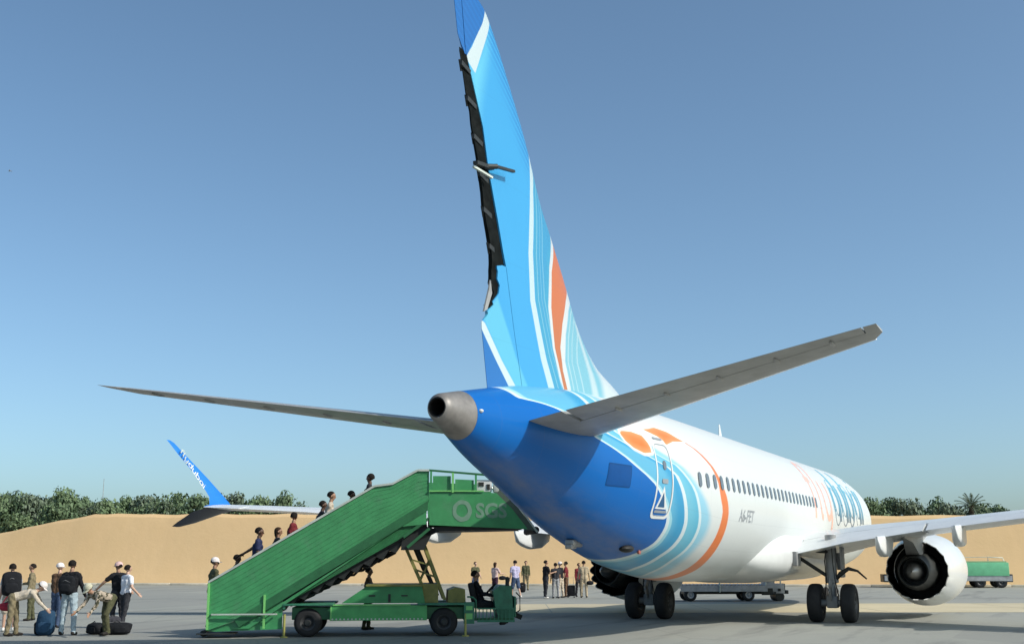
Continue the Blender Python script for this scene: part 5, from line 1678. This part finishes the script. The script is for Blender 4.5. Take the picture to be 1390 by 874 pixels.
def duffel(loc, rz, L, r, m, label, group=None):
    t = thing('duffel_bag', label, 'bag', loc, rz, group)
    BAGN[0] += 1
    mb = MB(); pillow(mb, (0, 0, r*.95), (L, r*2.3, r*1.9), .62, .055, BAGN[0]); mb.build('bag', m, t, angle=75)
    mb = MB()
    mb.path([(-.2*L, -r*.98, r*1.1), (-.15*L, -r*.75, r*1.75), (-.02*L, -r*.3, r*2.2), (.12*L, -r*.6, r*1.85), (.2*L, -r*.98, r*1.1)], .012, 6); mb.build('handle', M['black'], t)
    mb = MB(); mb.path([(-.36*L, -r*.2, r*1.78), (-.1*L, -r*.05, r*1.93), (.2*L, .02, r*1.93), (.38*L, .05, r*1.75)], .012, 5); mb.build('zip', M['hubpale'], t)
    mb = MB(); pillow(mb, (.12*L, -r*1.08, r*.8), (L*.42, r*.35, r*.9), .5, .03, BAGN[0]+5); mb.build('side_pocket', m, t, angle=75)
    return t
duffel((-32.6, 12.72, 0), RIGHT+.15, .72, .16, bagblk, 'large black duffel bag on the ground, rightmost bag of the pile')
duffel((-32.75, 13.28, 0), RIGHT-.6, .52, .15, bagblk, 'smaller black duffel bag leaning in the middle of the pile')
duffel((-32.55, 12.95, .24), RIGHT+.5, .42, .11, cloth('bag_grey', (.05, .05, .06)), 'dark grey soft bag lying on top of the black duffels')
p = Vector((-34.0, 15.05, .60))
rb_ = duffel(p, RIGHT+.2, .42, .11, bagred, 'red shoulder bag hanging at the hip of the bending person')
t = thing('jacket', 'white jacket thrown over the black bags', 'jacket', (-32.62, 13.05, .22), RIGHT)
t.scale = (.6, .6, .7)
rows = []
for i in range(9):
    x = -.36+.09*i
    rows.append([(x, -.26+.07*j, .05*math.sin(i*1.1+j)+.12-.30*(abs(j-3)/4)**2-.14*abs(i-4)/4) for j in range(8)])
o = grid_mesh('cloth', rows, bagwht, False, t)
md = o.modifiers.new('s', 'SOLIDIFY'); md.thickness = .015
mb = MB(); mb.path([(-.16, 0, .17), (-.05, -.03, .33), (.04, -.05, .40), (.12, -.03, .33), (.17, 0, .17)], .014, 6); mb.build('strap', bagred, rb_)
# suitcase and hand luggage of the far group
t = thing('suitcase', 'small dark upright suitcase with raised handle beyond the tail', 'suitcase', (-.95, 13.15, 0), .3)
mb = MB(); mb.box((0, 0, .34), (.24, .38, .52), None, .05); mb.build('shell', bagblk, t)
mb = MB(); mb.path([(-.08, -.12, .58), (-.08, -.12, .98), (-.08, .12, .98), (-.08, .12, .58)], .012, 6); mb.build('handle', M['rail'], t)
for s in (-1, 1):
    mb = MB(); mb.tube((-.09, s*.15-.02, .045), (-.09, s*.15+.02, .045), .045, n=12); mb.build('wheel', M['black'], t)
p = Vector((-3.17, 15.15, .28))+Matrix.Rotation(AWAY+.5, 3, 'Z') @ Vector((.1, -.42, 0))
backpack(p, AWAY, .34, .46, .2, bagblk, 'dark backpack held low by the person in navy shorts')
p = Vector((-.39, 17.6, .82))+Matrix.Rotation(RIGHT+.9, 3, 'Z') @ Vector((.26, -.28, 0))
duffel(p, RIGHT, .36, .10, bagblk, 'dark handbag held by the long-haired person in pinkish top')
p = Vector((-.91, 12.49, .62))+Matrix.Rotation(AWAY, 3, 'Z') @ Vector((-.05, -.30, 0))
duffel(p, RIGHT, .34, .10, bagblk, 'dark bag hanging from the hand of the person in beige coat')

# ================================================================ GROUND EQUIPMENT
# low baggage loader parked under the fuselage
lt = thing('baggage_loader', 'low grey baggage loader on wheels parked beneath the fuselage', 'baggage loader', (-2.4, 4.65, 0), RIGHT+.02)
mb = MB(); mb.box((-.55, 0, .62), (3.9, 1.5, .14), bev=.02); mb.box((-.55, -.76, .56), (3.9, .04, .26)); mb.build('deck', M['cart'], lt, smooth=False)
mb = MB(); mb.box((-.55, 0, .42), (3.5, .9, .22)); mb.build('frame', M['dark'], lt, smooth=False)
rb = MB(); rb.tube((0, -.68, 0), (0, .68, 0), .04, n=8); rme = rb.mesh('roller', M['steel'])
for i in range(22): link('roller', rme, lt, (-2.4+.17*i, 0, .71))
for x in (-2.05, .55):
    for y in (-.62, .62):
        w = MB().lathe([(a*.6, r*.5) for a, r in rim_prof], (x, y, .285), (0, 1, 0), 16).build('wheel', M['cart'], lt)
        MB().lathe([(a*.6, r*.5) for a, r in tyre_prof], (x, y, .285), (0, 1, 0), 24).build('tyre', M['black'], w)
mb = MB(); mb.box((1.75, 0, .55), (.9, 1.3, .42), bev=.03); mb.box((1.55, -.2, .88), (.45, .8, .30), bev=.03); mb.build('power_unit', M['cart'], lt)
mb = MB(); mb.box((1.4, -.68, .42), (.5, .05, .3)); mb.box((1.95, -.67, .5), (.12, .05, .12)); mb.box((1.75, -.67, .35), (.1, .05, .14)); mb.box((2.22, -.3, .62), (.05, .5, .3)); mb.build('unit_panel', M['dark'], lt, smooth=False)
mb = MB(); mb.tube((-.75, -.8, .4), (-.75, -.8, 1.12), .035, n=8); mb.tube((1.35, -.65, .7), (1.35, -.65, 1.2), .03, n=8); mb.tube((2.05, -.5, .7), (2.05, -.5, 1.15), .03, n=8); mb.tube((1.35, -.65, 1.2), (2.05, -.5, 1.15), .025, n=8); mb.build('upright', M['rail'], lt)
mb = MB(); mb.box((2.3, 0, .40), (.16, 1.2, .16), bev=.02); mb.tube((2.0, -.55, .2), (2.0, .55, .2), .2, n=16); mb.build('bumper', M['dark'], lt)
# long green service truck at the foot of the bank
gt = thing('service_truck', 'long green service truck with grey chassis parked at the foot of the bank', 'truck', (27.7, -1.7, 0), math.atan2(bd.y, bd.x))
mb = MB(); mb.box((.2, 0, 1.18), (7.2, 2.2, .86), bev=.06); mb.build('tank_body', mat('truck_green', (.15, .47, .25), .45, var=.15), gt)
mb = MB(); mb.box((.2, 0, 1.64), (7.0, 1.9, .10), bev=.03); mb.build('roof_walk', mat('roof_sage', (.24, .33, .17), .6), gt)
mb = MB(); mb.box((0, 0, .60), (7.9, 2.12, .34), bev=.02); mb.build('chassis', M['cart'], gt, smooth=False)
mb = MB(); mb.box((3.75, 0, .62), (.5, 2.1, .5), bev=.05); mb.build('front_bumper', M['rimdark'], gt)
mb = MB(); mb.box((-3.85, 0, .6), (.3, 1.8, .5)); mb.build('rear_bumper', M['dark'], gt)
for x in (-3.0, -1.2, 2.0, 3.3):
    for y in (-.9, .9):
        w = MB().lathe([(a*.7, r*.62) for a, r in rim_prof], (x, y, .35), (0, 1, 0), 16).build('wheel', M['rimdark'], gt)
        MB().lathe([(a*.7, r*.62) for a, r in tyre_prof], (x, y, .35), (0, 1, 0), 24).build('tyre', M['black'], w)
mb = MB(); mb.path([(2.6, -.8, 1.68), (2.6, -.8, 1.95), (3.5, -.8, 1.9), (3.6, -.8, 1.6)], .03, 6); mb.path([(-3, -.8, 1.68), (-3, -.8, 1.92), (2.6, -.8, 1.95)], .02, 6); mb.build('roof_rail', M['rail'], gt)
# a bird high in the sky at the left
bt = thing('bird', 'small dark bird flying high in the sky at the far left', 'bird', (-6.2, 48.1, 25.4), 2.0)
bt.scale = (.42, .42, .42)
mb = MB()
mb.lathe([(-.22, .005), (-.14, .035), (0, .06), (.12, .05), (.18, .03), (.24, .035), (.28, .012), (.31, .002)], (0, 0, 0), (1, 0, 0), 10)
for s in (-1, 1):
    mb.add([(.10, s*.04, .01), (-.06, s*.04, .01), (.06, s*.24, .14), (-.06, s*.24, .13), (-.05, s*.50, .06), (-.12, s*.48, .05),
            (.10, s*.04, .025), (-.06, s*.04, .02), (.06, s*.24, .15), (-.06, s*.24, .14), (-.05, s*.50, .065), (-.12, s*.48, .055)],
           [(0, 1, 3, 2), (2, 3, 5, 4), (6, 8, 9, 7), (8, 10, 11, 9), (0, 2, 8, 6), (2, 4, 10, 8), (1, 7, 9, 3), (3, 9, 11, 5), (4, 5, 11, 10), (0, 6, 7, 1)])
mb.add([(-.20, .0, 0), (-.36, .07, 0), (-.36, -.07, 0), (-.20, 0, .012), (-.36, .07, .01), (-.36, -.07, .01)], [(0, 1, 2), (3, 5, 4), (0, 3, 4, 1), (1, 4, 5, 2), (2, 5, 3, 0)])
mb.build('plumage', M['grey'], bt)
